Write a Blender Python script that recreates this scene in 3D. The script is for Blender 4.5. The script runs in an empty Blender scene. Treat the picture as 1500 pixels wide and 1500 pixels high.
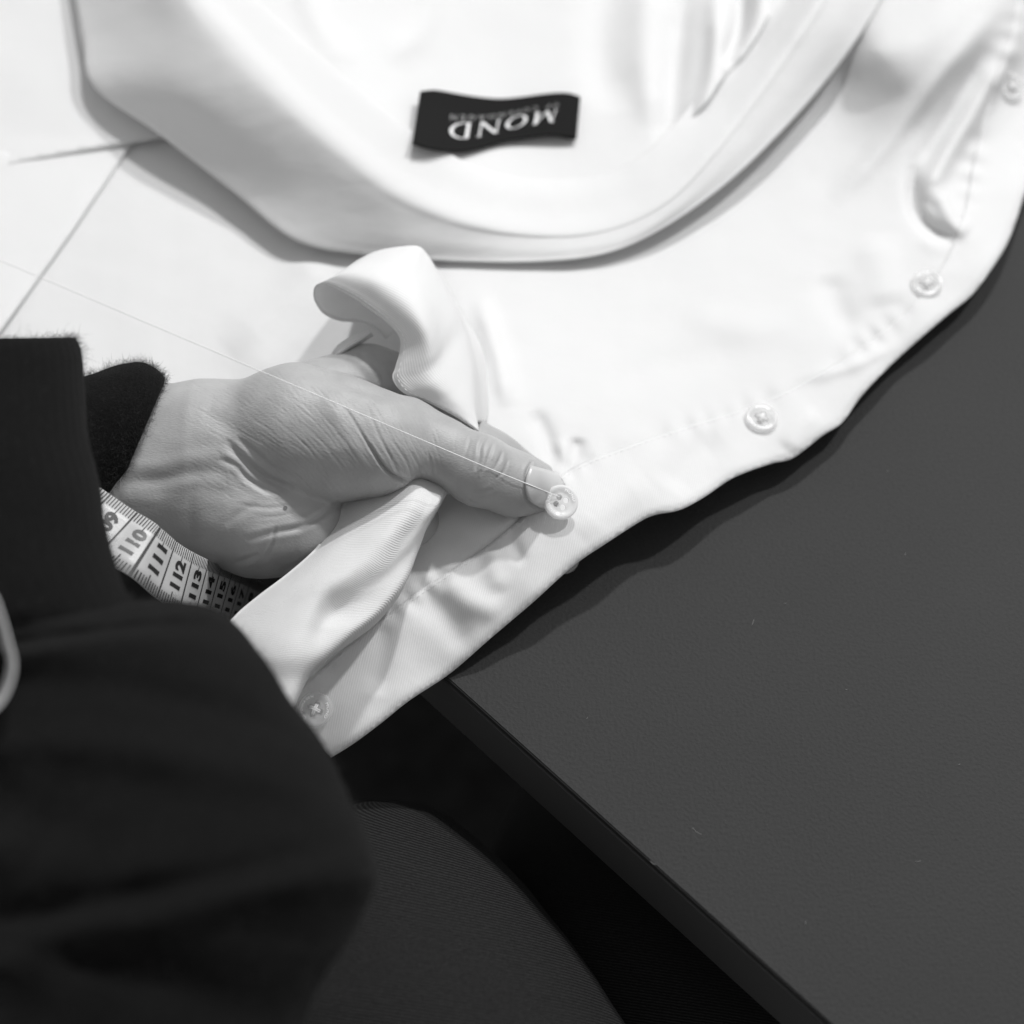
import bpy, bmesh, math, random
import numpy as np
from mathutils import Vector, Matrix
from mathutils.geometry import delaunay_2d_cdt

random.seed(7)
rng = np.random.default_rng(11)
R = math.radians
SC = bpy.context.scene
COL = SC.collection

# ------------------------------------------------------------------ camera
TH, DIST, LENS = R(35), 0.66, 70.0
cam_d = bpy.data.cameras.new('camera')
cam = bpy.data.objects.new('camera', cam_d)
COL.objects.link(cam)
cam.location = (0, -DIST * math.sin(TH), DIST * math.cos(TH))
cam.rotation_euler = (TH, 0, 0)
cam_d.lens, cam_d.sensor_width = LENS, 36.0
cam_d.clip_start, cam_d.clip_end = 0.01, 50
cam_d.dof.use_dof = True
cam_d.dof.focus_distance = 0.615
cam_d.dof.aperture_fstop = 6.3
SC.camera = cam

# ------------------------------------------------------------------ light: two ceiling spots behind the shirt, dim room
w = bpy.data.worlds.new('World')
SC.world = w
w.use_nodes = True
w.node_tree.nodes['Background'].inputs[0].default_value = (1, 1, 1, 1)
w.node_tree.nodes['Background'].inputs[1].default_value = 0.50

def lamp(name, loc, energy, size):
    d = bpy.data.lights.new(name, 'AREA')
    d.shape, d.size, d.energy = 'DISK', size, energy
    o = bpy.data.objects.new(name, d)
    COL.objects.link(o)
    o.location = loc
    o.rotation_euler = (Vector((0, 0, 0)) - Vector(loc)).to_track_quat('-Z', 'Y').to_euler()
    return o
lamp('ceiling_spot', (0.35, 1.30, 1.90), 34.5, 0.13)
lamp('ceiling_spot', (1.30, 1.10, 2.00), 40, 0.13)

SC.cycles.max_bounces = 12
SC.cycles.diffuse_bounces = 8
SC.view_settings.view_transform = 'Standard'
SC.view_settings.look = 'None'
SC.view_settings.exposure = 0.0
SC.view_settings.gamma = 1.0
SC.view_settings.use_curve_mapping = False

# ------------------------------------------------------------------ helpers
FPX = LENS / 36.0 * 1500
CAM = np.array(cam.location)
VD = np.array([0, math.sin(TH), -math.cos(TH)])
VU = np.array([0, math.cos(TH), math.sin(TH)])
VX = np.array([1.0, 0, 0])

def W(p):
    """(px, py, height mm) of the photograph -> world metres; works on arrays (...,3)"""
    p = np.asarray(p, float)
    ray = VD + VX * ((p[..., 0:1] - 750) / FPX) + VU * ((750 - p[..., 1:2]) / FPX)
    t = (p[..., 2:3] * 0.001 - CAM[2]) / ray[..., 2:3]
    return CAM + ray * t

def PROJ(v):
    q = np.asarray(v, float) - CAM
    z = q @ VD
    return np.stack([750 + FPX * (q @ VX) / z, 750 - FPX * (q @ VU) / z], -1)

def catmull(P, n, per_len=False):
    """resample control polyline P (k,d) to n points, Catmull-Rom (centripetal-ish by index)"""
    P = np.asarray(P, float)
    k = len(P)
    Q = np.vstack([2 * P[0] - P[1], P, 2 * P[-1] - P[-2]])
    if per_len:
        fine = catmull(P, 40 * k)
        s = np.concatenate([[0], np.cumsum(np.linalg.norm(np.diff(fine[:, :2], axis=0), axis=1))])
        tt = np.linspace(0, s[-1], n)
        return np.stack([np.interp(tt, s, fine[:, i]) for i in range(P.shape[1])], 1)
    t = np.linspace(0, k - 1, n)
    i = np.minimum(t.astype(int), k - 2)
    f = (t - i)[:, None]
    p0, p1, p2, p3 = Q[i], Q[i + 1], Q[i + 2], Q[i + 3]
    return 0.5 * (2 * p1 + (p2 - p0) * f + (2 * p0 - 5 * p1 + 4 * p2 - p3) * f ** 2 + (3 * p1 - p0 - 3 * p2 + p3) * f ** 3)

def link(name, me, mat, parent=None, smooth=True):
    o = bpy.data.objects.new(name, me)
    COL.objects.link(o)
    if mat is not None:
        me.materials.append(mat)
    if smooth and len(me.polygons):
        me.polygons.foreach_set('use_smooth', [True] * len(me.polygons))
    if parent is not None:
        o.parent = parent
        o.matrix_parent_inverse = parent.matrix_basis.inverted()
    return o

def mesh(verts, faces):
    me = bpy.data.meshes.new('mesh')
    me.from_pydata([tuple(map(float, v)) for v in verts], [], [tuple(map(int, f)) for f in faces])
    me.update()
    return me

def set_uv(me, uv):
    l = me.uv_layers.new(name='UVMap')
    idx = np.empty(len(me.loops), int)
    me.loops.foreach_get('vertex_index', idx)
    l.data.foreach_set('uv', np.asarray(uv, float)[idx].ravel())

def thing(name, label, cat, loc, group=None):
    o = bpy.data.objects.new(name, None)
    COL.objects.link(o)
    o.location = loc
    o.empty_display_size = 0.02
    o['label'], o['category'] = label, cat
    if group: o['group'] = group
    return o

def tag(o, label, cat):
    o['label'], o['category'] = label, cat
    return o

def solid(o, t, offset=-1):
    m = o.modifiers.new('thickness', 'SOLIDIFY')
    m.thickness, m.offset = t * 0.001, offset
    return o

def grid_faces(nu, nv, wrap=False):
    f = []
    for i in range(nu - 1):
        for j in range(nv if wrap else nv - 1):
            j2 = (j + 1) % nv
            f.append((i * nv + j, i * nv + j2, (i + 1) * nv + j2, (i + 1) * nv + j))
    return f

def noise2(x, y, seed=0, octs=3):
    r = np.random.default_rng(seed)
    out = 0
    for o in range(octs):
        for _ in range(5):
            a = r.uniform(0, 2 * np.pi)
            fr = 2 ** o * r.uniform(0.7, 1.4)
            out = out + np.sin((x * np.cos(a) + y * np.sin(a)) * fr + r.uniform(0, 6.28)) / (5 * 1.7 ** o)
    return out

def loft(name, rows, nu, nv, mat, parent, thick=0.5, wob=0.0, seed=1, flip=False):
    rows = np.asarray(rows, float)
    a = np.stack([catmull(rows[:, j], nu) for j in range(rows.shape[1])], 1)
    g = np.stack([catmull(a[i], nv) for i in range(nu)], 0)
    if wob:
        g[..., 2] += wob * noise2(g[..., 0] / 26, g[..., 1] / 26, seed)
    v = W(g)
    du = np.linalg.norm(np.diff(v, axis=0), axis=2).mean(1)
    dv = np.linalg.norm(np.diff(v, axis=1), axis=2).mean(0)
    U, V = np.meshgrid(np.concatenate([[0], np.cumsum(du)]), np.concatenate([[0], np.cumsum(dv)]), indexing='ij')
    f = grid_faces(nu, nv)
    if flip: f = [q[::-1] for q in f]
    me = mesh(v.reshape(-1, 3), f)
    set_uv(me, np.stack([U.ravel(), V.ravel()], 1) * 1000)
    o = link(name, me, mat, parent)
    if thick: solid(o, thick, 0)
    return o, g

def seg_dist(px, py, line):
    """distance of points to a polyline, and the position 0..1 along it"""
    line = np.asarray(line, float)
    best = np.full(px.shape, 1e9)
    pos = np.zeros(px.shape)
    n = len(line) - 1
    for i in range(n):
        a, b = line[i, :2], line[i + 1, :2]
        d = b - a
        t = np.clip(((px - a[0]) * d[0] + (py - a[1]) * d[1]) / (d @ d + 1e-9), 0, 1)
        q = np.hypot(px - a[0] - t * d[0], py - a[1] - t * d[1])
        m = q < best
        best = np.where(m, q, best)
        pos = np.where(m, (i + t) / n, pos)
    return best, pos

def tps(ctrl, reg=2.0):
    c = np.asarray(ctrl, float)
    xy = c[:, :2] / 100
    n = len(c)
    d = np.linalg.norm(xy[:, None] - xy[None], axis=2)
    K = np.where(d > 0, d ** 2 * np.log(d + 1e-12), 0) + np.eye(n) * reg * 0.05
    Pm = np.hstack([np.ones((n, 1)), xy])
    A = np.block([[K, Pm], [Pm.T, np.zeros((3, 3))]])
    s = np.linalg.solve(A, np.concatenate([c[:, 2], [0, 0, 0]]))
    def f(x, y):
        x = np.asarray(x, float) / 100; y = np.asarray(y, float) / 100
        out = s[n] + s[n + 1] * x + s[n + 2] * y
        for i in range(n):
            r2 = (x - xy[i, 0]) ** 2 + (y - xy[i, 1]) ** 2
            out = out + s[i] * 0.5 * r2 * np.log(r2 + 1e-12)
        return out
    return f

def ridges(x, y, lst):
    out = np.zeros(np.shape(x))
    for line, wd, amp in lst:
        line = catmull(line, 24)
        d, t = seg_dist(x, y, line)
        out += amp * np.exp(-(d / wd) ** 2) * np.clip(np.sin(np.pi * np.clip(t, 0.02, 0.98)) * 1.6, 0, 1)
    return out

def sheet(name, poly, step, hf, mat, parent, thick=0.5, lift=0.0, uvang=0.0):
    """cloth lying inside a closed outline, height hf(px,py)"""
    poly = np.asarray(poly, float)
    cl = np.vstack([poly, poly[:1]])
    seg = np.linalg.norm(np.diff(cl, axis=0), axis=1)
    s = np.concatenate([[0], np.cumsum(seg)])
    n = max(8, int(s[-1] / step))
    tt = np.linspace(0, s[-1], n, endpoint=False)
    B = np.stack([np.interp(tt, s, cl[:, 0]), np.interp(tt, s, cl[:, 1])], 1)
    x0, y0 = poly.min(0); x1, y1 = poly.max(0)
    gx, gy = np.meshgrid(np.arange(x0, x1, step), np.arange(y0, y1, step * 0.87), indexing='ij')
    gx = gx + (np.arange(gx.shape[1]) % 2)[None] * step * 0.5
    gx, gy = gx.ravel(), gy.ravel()
    # inside test
    ins = np.zeros(gx.shape, bool)
    xj, yj = B[-1]
    for xi, yi in B:
        c = ((yi > gy) != (yj > gy)) & (gx < (xj - xi) * (gy - yi) / (yj - yi + 1e-12) + xi)
        ins ^= c
        xj, yj = xi, yi
    far = np.ones(gx.shape, bool)
    for xi, yi in B:
        far &= (gx - xi) ** 2 + (gy - yi) ** 2 > (step * 0.6) ** 2
    G = np.stack([gx, gy], 1)[ins & far]
    V2 = [Vector(p) for p in np.vstack([B, G])]
    edges = [(i, (i + 1) % n) for i in range(n)]
    vs, _, fs, _, _, _ = delaunay_2d_cdt(V2, edges, [], 1, 1e-5)
    q = np.array([(v.x, v.y) for v in vs])
    h = hf(q[:, 0], q[:, 1]) + lift
    wv = W(np.column_stack([q, h]))
    me = mesh(wv, [f if True else f for f in fs])
    bm = bmesh.new(); bm.from_mesh(me)
    bmesh.ops.recalc_face_normals(bm, faces=bm.faces[:])
    up = sum(f.normal.z for f in bm.faces)
    if up < 0:
        bmesh.ops.reverse_faces(bm, faces=bm.faces[:])
    bm.to_mesh(me); bm.free()
    c, sn = math.cos(uvang), math.sin(uvang)
    set_uv(me, np.column_stack([(wv[:, 0] * c - wv[:, 1] * sn), (wv[:, 0] * sn + wv[:, 1] * c)]) * 1000)
    o = link(name, me, mat, parent)
    if thick: solid(o, thick, -1)
    return o

def tube(name, pts, rad, mat, parent, seg=8):
    pts = np.asarray(pts, float)
    n = len(pts)
    rad = np.broadcast_to(rad, (n,))
    T = np.gradient(pts, axis=0); T /= np.linalg.norm(T, axis=1)[:, None]
    V = []
    for i in range(n):
        u = np.cross(T[i], [0.123, 0.2, 0.97]); u /= np.linalg.norm(u)
        v = np.cross(T[i], u)
        for k in range(seg):
            a = 2 * np.pi * k / seg
            V.append(pts[i] + rad[i] * (u * np.cos(a) + v * np.sin(a)))
    f = grid_faces(n, seg, True)
    f += [tuple(range(seg))[::-1], tuple((n - 1) * seg + k for k in range(seg))]
    return link(name, mesh(V, f), mat, parent)

_TXT = {}
def text_mesh(txt, size=1.0, bold=0.0, shear=0.0):
    key = (txt, round(size, 6), round(bold, 6))
    if key in _TXT:
        v, f = _TXT[key]
        return v.copy(), f
    cu = bpy.data.curves.new('txt', 'FONT')
    cu.body = txt; cu.size = size; cu.offset = bold; cu.shear = shear; cu.resolution_u = 3
    cu.align_x = 'LEFT'
    o = bpy.data.objects.new('txt', cu); COL.objects.link(o)
    dg = bpy.context.evaluated_depsgraph_get()
    me = o.evaluated_get(dg).to_mesh()
    v = np.array([tuple(q.co) for q in me.vertices])[:, :2]
    f = [tuple(p.vertices) for p in me.polygons]
    o.evaluated_get(dg).to_mesh_clear()
    bpy.data.objects.remove(o); bpy.data.curves.remove(cu)
    v[:, 0] -= v[:, 0].min()
    _TXT[key] = (v.copy(), f)
    return v, f
BR = 0.0055
text_mesh('O F   C O P E N H A G E N')
for ch_ in 'MOND': text_mesh(ch_, BR * 0.25, bold=BR * 0.25 * 0.02)
for ch_ in set('COPENHAGEN'): text_mesh(ch_, BR * 0.20, bold=BR * 0.20 * 0.02)
for n_ in range(107, 121): text_mesh(str(n_), 1.0, bold=0.048)

# ------------------------------------------------------------------ materials
def newmat(name):
    m = bpy.data.materials.new(name)
    m.use_nodes = True
    return m, m.node_tree, m.node_tree.nodes['Principled BSDF']

def g(v): return (v, v, v, 1)

def N(nt, t, **kw):
    n = nt.nodes.new(t)
    for k, v in kw.items(): setattr(n, k, v)
    return n

def cloth_mat(name, col, pitch, rot, bump=0.26, trans=0.34):
    m, nt, b = newmat(name)
    b.inputs['Base Color'].default_value = g(col)
    b.inputs['Roughness'].default_value = 0.75
    b.inputs['Specular IOR Level'].default_value = 0.2
    uv = N(nt, 'ShaderNodeUVMap')
    mp = N(nt, 'ShaderNodeMapping')
    mp.inputs['Rotation'].default_value = (0, 0, rot)
    nt.links.new(uv.outputs[0], mp.inputs['Vector'])
    wv = N(nt, 'ShaderNodeTexWave', wave_type='BANDS', bands_direction='X')
    wv.inputs['Scale'].default_value = (2 * math.pi / pitch) / 20.0
    wv.inputs['Distortion'].default_value = 0.6
    wv.inputs['Detail'].default_value = 1.0
    wv.inputs['Detail Scale'].default_value = 2.0
    nt.links.new(mp.outputs[0], wv.inputs['Vector'])
    nz = N(nt, 'ShaderNodeTexNoise')
    nz.inputs['Scale'].default_value = 0.09
    nz.inputs['Detail'].default_value = 4
    nt.links.new(uv.outputs[0], nz.inputs['Vector'])
    b1 = N(nt, 'ShaderNodeBump'); b1.inputs['Strength'].default_value = 0.4; b1.inputs['Distance'].default_value = 0.0008
    nt.links.new(nz.outputs['Fac'], b1.inputs['Height'])
    b2 = N(nt, 'ShaderNodeBump'); b2.inputs['Strength'].default_value = bump; b2.inputs['Distance'].default_value = 0.00025
    nt.links.new(wv.outputs['Fac'], b2.inputs['Height'])
    nt.links.new(b1.outputs[0], b2.inputs['Normal'])
    nt.links.new(b2.outputs[0], b.inputs['Normal'])
    if trans:
        tr = N(nt, 'ShaderNodeBsdfTranslucent'); tr.inputs[0].default_value = g(col)
        mx = N(nt, 'ShaderNodeMixShader'); mx.inputs[0].default_value = trans
        out = nt.nodes['Material Output']
        nt.links.new(b.outputs[0], mx.inputs[1]); nt.links.new(tr.outputs[0], mx.inputs[2])
        nt.links.new(mx.outputs[0], out.inputs['Surface'])
    return m

M_CLOTH = cloth_mat('white_twill', 0.80, 0.72, R(12))
M_FLAP = cloth_mat('white_twill_flap', 0.80, 0.72, R(4), 0.5)
M_PLAIN = cloth_mat('white_cotton', 0.80, 0.5, R(40), 0.06)
M_STITCH, nt_, b_ = newmat('white_thread'); b_.inputs['Base Color'].default_value = g(0.78); b_.inputs['Roughness'].default_value = 0.6

def dark_wool(name, col, fine):
    m, nt, b = newmat(name)
    b.inputs['Roughness'].default_value = 0.95
    b.inputs['Specular IOR Level'].default_value = 0.08
    b.inputs['Sheen Weight'].default_value = 0.05
    b.inputs['Sheen Roughness'].default_value = 0.5
    b.inputs['Sheen Tint'].default_value = g(0.5)
    tc = N(nt, 'ShaderNodeTexCoord')
    nz = N(nt, 'ShaderNodeTexNoise'); nz.inputs['Scale'].default_value = fine; nz.inputs['Detail'].default_value = 5
    nt.links.new(tc.outputs['Object'], nz.inputs['Vector'])
    r = N(nt, 'ShaderNodeValToRGB')
    r.color_ramp.elements[0].position = 0.3; r.color_ramp.elements[0].color = g(col * 0.6)
    r.color_ramp.elements[1].position = 0.75; r.color_ramp.elements[1].color = g(col * 1.5)
    nt.links.new(nz.outputs['Fac'], r.inputs[0]); nt.links.new(r.outputs[0], b.inputs['Base Color'])
    bp = N(nt, 'ShaderNodeBump'); bp.inputs['Strength'].default_value = 0.6; bp.inputs['Distance'].default_value = 0.0006
    nt.links.new(nz.outputs['Fac'], bp.inputs['Height']); nt.links.new(bp.outputs[0], b.inputs['Normal'])
    return m
M_WOOL = dark_wool('black_wool', 0.0042, 1400)
M_FUZZ, nt_, b_ = newmat('black_fibre'); b_.inputs['Base Color'].default_value = g(0.012); b_.inputs['Roughness'].default_value = 0.9

def denim():
    m, nt, b = newmat('dark_denim')
    b.inputs['Roughness'].default_value = 0.9
    b.inputs['Specular IOR Level'].default_value = 0.1
    uv = N(nt, 'ShaderNodeUVMap')
    mp = N(nt, 'ShaderNodeMapping'); mp.inputs['Rotation'].default_value = (0, 0, R(-14))
    nt.links.new(uv.outputs[0], mp.inputs[0])
    wv = N(nt, 'ShaderNodeTexWave'); wv.inputs['Scale'].default_value = (2 * math.pi / 1.15) / 20
    wv.inputs['Distortion'].default_value = 1.6; wv.inputs['Detail'].default_value = 2; wv.inputs['Detail Scale'].default_value = 3
    nt.links.new(mp.outputs[0], wv.inputs[0])
    nz = N(nt, 'ShaderNodeTexNoise'); nz.inputs['Scale'].default_value = 1.6; nz.inputs['Detail'].default_value = 3
    nt.links.new(uv.outputs[0], nz.inputs[0])
    mu = N(nt, 'ShaderNodeMath', operation='MULTIPLY')
    nt.links.new(wv.outputs['Fac'], mu.inputs[0]); nt.links.new(nz.outputs['Fac'], mu.inputs[1])
    r = N(nt, 'ShaderNodeValToRGB')
    r.color_ramp.elements[0].position = 0.1; r.color_ramp.elements[0].color = g(0.006)
    r.color_ramp.elements[1].position = 0.55; r.color_ramp.elements[1].color = g(0.025)
    nt.links.new(mu.outputs[0], r.inputs[0]); nt.links.new(r.outputs[0], b.inputs['Base Color'])
    bp = N(nt, 'ShaderNodeBump'); bp.inputs['Strength'].default_value = 0.5; bp.inputs['Distance'].default_value = 0.0004
    nt.links.new(wv.outputs['Fac'], bp.inputs['Height']); nt.links.new(bp.outputs[0], b.inputs['Normal'])
    return m
M_DENIM = denim()

def table_mat():
    m, nt, b = newmat('grey_linoleum')
    b.inputs['Roughness'].default_value = 0.7
    b.inputs['Specular IOR Level'].default_value = 0.22
    tc = N(nt, 'ShaderNodeTexCoord')
    n1 = N(nt, 'ShaderNodeTexNoise'); n1.inputs['Scale'].default_value = 900; n1.inputs['Detail'].default_value = 3
    n2 = N(nt, 'ShaderNodeTexNoise'); n2.inputs['Scale'].default_value = 9; n2.inputs['Detail'].default_value = 4
    for n in (n1, n2): nt.links.new(tc.outputs['Object'], n.inputs[0])
    mx = N(nt, 'ShaderNodeMix', data_type='FLOAT'); mx.inputs[0].default_value = 0.45
    nt.links.new(n1.outputs['Fac'], mx.inputs[2]); nt.links.new(n2.outputs['Fac'], mx.inputs[3])
    r = N(nt, 'ShaderNodeValToRGB')
    r.color_ramp.elements[0].position = 0.25; r.color_ramp.elements[0].color = g(0.018)
    r.color_ramp.elements[1].position = 0.75; r.color_ramp.elements[1].color = g(0.029)
    nt.links.new(mx.outputs[0], r.inputs[0]); nt.links.new(r.outputs[0], b.inputs['Base Color'])
    bp = N(nt, 'ShaderNodeBump'); bp.inputs['Strength'].default_value = 0.6; bp.inputs['Distance'].default_value = 0.0004
    nt.links.new(n1.outputs['Fac'], bp.inputs['Height']); nt.links.new(bp.outputs[0], b.inputs['Normal'])
    return m
M_TABLE = table_mat()
M_EDGE, nt_, b_ = newmat('black_table_edge'); b_.inputs['Base Color'].default_value = g(0.055); b_.inputs['Roughness'].default_value = 0.5
M_FLOOR = dark_wool('dark_floor', 0.01, 60)

def skin_mat():
    m, nt, b = newmat('skin')
    tc = N(nt, 'ShaderNodeTexCoord')
    n1 = N(nt, 'ShaderNodeTexNoise'); n1.inputs['Scale'].default_value = 55; n1.inputs['Detail'].default_value = 5
    nt.links.new(tc.outputs['Object'], n1.inputs[0])
    r = N(nt, 'ShaderNodeValToRGB')
    r.color_ramp.elements[0].position = 0.3; r.color_ramp.elements[0].color = g(0.28)
    r.color_ramp.elements[1].position = 0.7; r.color_ramp.elements[1].color = g(0.37)
    nt.links.new(n1.outputs['Fac'], r.inputs[0]); nt.links.new(r.outputs[0], b.inputs['Base Color'])
    b.inputs['Roughness'].default_value = 0.48
    b.inputs['Specular IOR Level'].default_value = 0.4
    b.inputs['Subsurface Weight'].default_value = 0.25
    b.inputs['Subsurface Radius'].default_value = (0.0016, 0.0016, 0.0016)
    b.inputs['Subsurface Scale'].default_value = 1.0
    mp = N(nt, 'ShaderNodeMapping'); mp.inputs['Rotation'].default_value = (0, 0, R(38)); mp.inputs['Scale'].default_value = (1, 2.4, 1)
    nt.links.new(tc.outputs['Object'], mp.inputs[0])
    v = N(nt, 'ShaderNodeTexVoronoi'); v.inputs['Scale'].default_value = 900
    nt.links.new(mp.outputs[0], v.inputs['Vector'])
    n2 = N(nt, 'ShaderNodeTexNoise'); n2.inputs['Scale'].default_value = 1800; n2.inputs['Detail'].default_value = 3
    nt.links.new(mp.outputs[0], n2.inputs[0])
    b1 = N(nt, 'ShaderNodeBump'); b1.inputs['Strength'].default_value = 0.2; b1.inputs['Distance'].default_value = 0.0003
    nt.links.new(v.outputs['Distance'], b1.inputs['Height'])
    b2 = N(nt, 'ShaderNodeBump'); b2.inputs['Strength'].default_value = 0.22; b2.inputs['Distance'].default_value = 0.0002
    nt.links.new(n2.outputs['Fac'], b2.inputs['Height']); nt.links.new(b1.outputs[0], b2.inputs['Normal'])
    nt.links.new(b2.outputs[0], b.inputs['Normal'])
    return m
M_SKIN = skin_mat()
M_NAIL, nt_, b_ = newmat('nail'); b_.inputs['Base Color'].default_value = g(0.46); b_.inputs['Roughness'].default_value = 0.3
M_NAIL.node_tree.nodes['Principled BSDF'].inputs['Subsurface Weight'].default_value = 0.2
M_NAIL.node_tree.nodes['Principled BSDF'].inputs['Subsurface Radius'].default_value = (0.001, 0.001, 0.001)
M_MOLE, nt_, b_ = newmat('mole'); b_.inputs['Base Color'].default_value = g(0.12)

M_BUTTON, nt_, b_ = newmat('pearl_plastic')
b_.inputs['Base Color'].default_value = g(0.86); b_.inputs['Roughness'].default_value = 0.2
tr_ = N(nt_, 'ShaderNodeBsdfTranslucent'); tr_.inputs[0].default_value = g(0.9)
tp_ = N(nt_, 'ShaderNodeBsdfTransparent'); tp_.inputs[0].default_value = g(0.95)
m1_ = N(nt_, 'ShaderNodeMixShader'); m1_.inputs[0].default_value = 0.4
m2_ = N(nt_, 'ShaderNodeMixShader'); m2_.inputs[0].default_value = 0.6
nt_.links.new(b_.outputs[0], m1_.inputs[1]); nt_.links.new(tr_.outputs[0], m1_.inputs[2])
nt_.links.new(m1_.outputs[0], m2_.inputs[1]); nt_.links.new(tp_.outputs[0], m2_.inputs[2])
nt_.links.new(m2_.outputs[0], nt_.nodes['Material Output'].inputs['Surface'])
M_MARK, nt_, b_ = newmat('button_engraving'); b_.inputs['Base Color'].default_value = g(0.9); b_.inputs['Roughness'].default_value = 0.4

M_LABEL, nt_, b_ = newmat('black_woven_label'); b_.inputs['Base Color'].default_value = g(0.012); b_.inputs['Roughness'].default_value = 0.95; b_.inputs['Specular IOR Level'].default_value = 0.08
tc_ = N(nt_, 'ShaderNodeUVMap'); wv_ = N(nt_, 'ShaderNodeTexWave'); wv_.inputs['Scale'].default_value = 0.7
nt_.links.new(tc_.outputs[0], wv_.inputs[0])
bp_ = N(nt_, 'ShaderNodeBump'); bp_.inputs['Strength'].default_value = 0.3; bp_.inputs['Distance'].default_value = 0.0002
nt_.links.new(wv_.outputs['Fac'], bp_.inputs['Height']); nt_.links.new(bp_.outputs[0], b_.inputs['Normal'])
M_LETTER, nt_, b_ = newmat('white_woven_letters'); b_.inputs['Base Color'].default_value = g(0.62); b_.inputs['Roughness'].default_value = 0.7
M_LETTER2, nt_, b_ = newmat('grey_woven_letters'); b_.inputs['Base Color'].default_value = g(0.24); b_.inputs['Roughness'].default_value = 0.7
M_TAPE, nt_, b_ = newmat('pale_tape'); b_.inputs['Base Color'].default_value = g(0.43); b_.inputs['Roughness'].default_value = 0.4
tc_ = N(nt_, 'ShaderNodeTexCoord'); nz_ = N(nt_, 'ShaderNodeTexNoise'); nz_.inputs['Scale'].default_value = 1500
nt_.links.new(tc_.outputs['Object'], nz_.inputs[0])
bp_ = N(nt_, 'ShaderNodeBump'); bp_.inputs['Strength'].default_value = 0.2; bp_.inputs['Distance'].default_value = 0.0002
nt_.links.new(nz_.outputs['Fac'], bp_.inputs['Height']); nt_.links.new(bp_.outputs[0], b_.inputs['Normal'])
M_INK, nt_, b_ = newmat('black_ink'); b_.inputs['Base Color'].default_value = g(0.01); b_.inputs['Roughness'].default_value = 0.5
M_INK2, nt_, b_ = newmat('red_ink_grey'); b_.inputs['Base Color'].default_value = g(0.10); b_.inputs['Roughness'].default_value = 0.5

# ------------------------------------------------------------------ the setting
fl = link('floor', mesh([(-3, -3, -.72), (3, -3, -.72), (3, 3, -.72), (-3, 3, -.72)], [(0, 1, 2, 3)]), M_FLOOR)
fl['kind'] = 'structure'

# table: the near edge runs down to the right, the rest reaches away under the shirt
e0, e1 = W((655, 995, 0)), W((1215, 1500, 0))
ed = (e1 - e0) / np.linalg.norm(e1 - e0)
nin = np.array([-ed[1], ed[0], 0]);  nin = nin if nin[1] > 0 else -nin
t_root = thing('table', 'dark grey table top with a black edge under the white shirt', 'table', tuple(e0 + nin * .3 - np.array([0, 0, .025])))
def slab(name, a0, a1, b0, b1, z0, z1, mat, bev):
    bm = bmesh.new()
    vs = []
    for z in (z0, z1):
        for (a, b) in ((a0, b0), (a1, b0), (a1, b1), (a0, b1)):
            p = e0 + ed * a + nin * b
            vs.append(bm.verts.new((p[0], p[1], z)))
    for f in ((0, 3, 2, 1), (4, 5, 6, 7), (0, 1, 5, 4), (1, 2, 6, 5), (2, 3, 7, 6), (3, 0, 4, 7)):
        bm.faces.new([vs[i] for i in f])
    bmesh.ops.recalc_face_normals(bm, faces=bm.faces[:])
    bmesh.ops.bevel(bm, geom=bm.edges[:], offset=bev, segments=2, affect='EDGES')
    me = bpy.data.meshes.new('slab'); bm.to_mesh(me); bm.free()
    return link(name, me, mat, t_root, smooth=False)
slab('table_surface', -0.75, 0.75, 0.0003, 0.9, -0.003, 0.0, M_TABLE, 0.0004)
slab('table_edge', -0.75, 0.75, 0, 0.9, -0.027, -0.0031, M_EDGE, 0.0003)

V, F = [], []
for (lx, ly, ang, ln) in ((1103, 912, 70, 2.2), (1021, 1219, -40, 3.4), (1345, 1262, 10, 1.6), (1326, 812, 60, 1.0), (1150, 884, 20, 0.8), (1240, 1010, 0, 0.6), (860, 1052, 50, 0.7), (1180, 1352, 80, 0.9), (1405, 1120, 30, 0.8), (957, 1265, -35, 2.0), (1300, 690, 15, 0.7)):
    c = W((lx, ly, 0.12)); b0 = len(V)
    for k_ in range(5):
        f = k_ / 4 - 0.5
        p = c + np.array([math.cos(R(ang)) * f * ln, math.sin(R(ang)) * f * ln + 0.5 * ln * f * f, 0]) * .001
        V += [p + np.array([-math.sin(R(ang)), math.cos(R(ang)), 0]) * .00009, p - np.array([-math.sin(R(ang)), math.cos(R(ang)), 0]) * .00009]
    for k_ in range(4): F.append((b0 + 2 * k_, b0 + 2 * k_ + 1, b0 + 2 * k_ + 3, b0 + 2 * k_ + 2))
M_LINT, nt_, b_ = newmat('grey_lint'); b_.inputs['Base Color'].default_value = g(0.11); b_.inputs['Roughness'].default_value = 0.9
lint = link('lint', mesh(V, F), M_LINT, t_root, smooth=False); lint['kind'] = 'stuff'

# ------------------------------------------------------------------ the shirt
shirt = thing('shirt', 'white cotton shirt with transparent buttons spread open on the table', 'shirt', tuple(W((950, 500, 0))))

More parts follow.
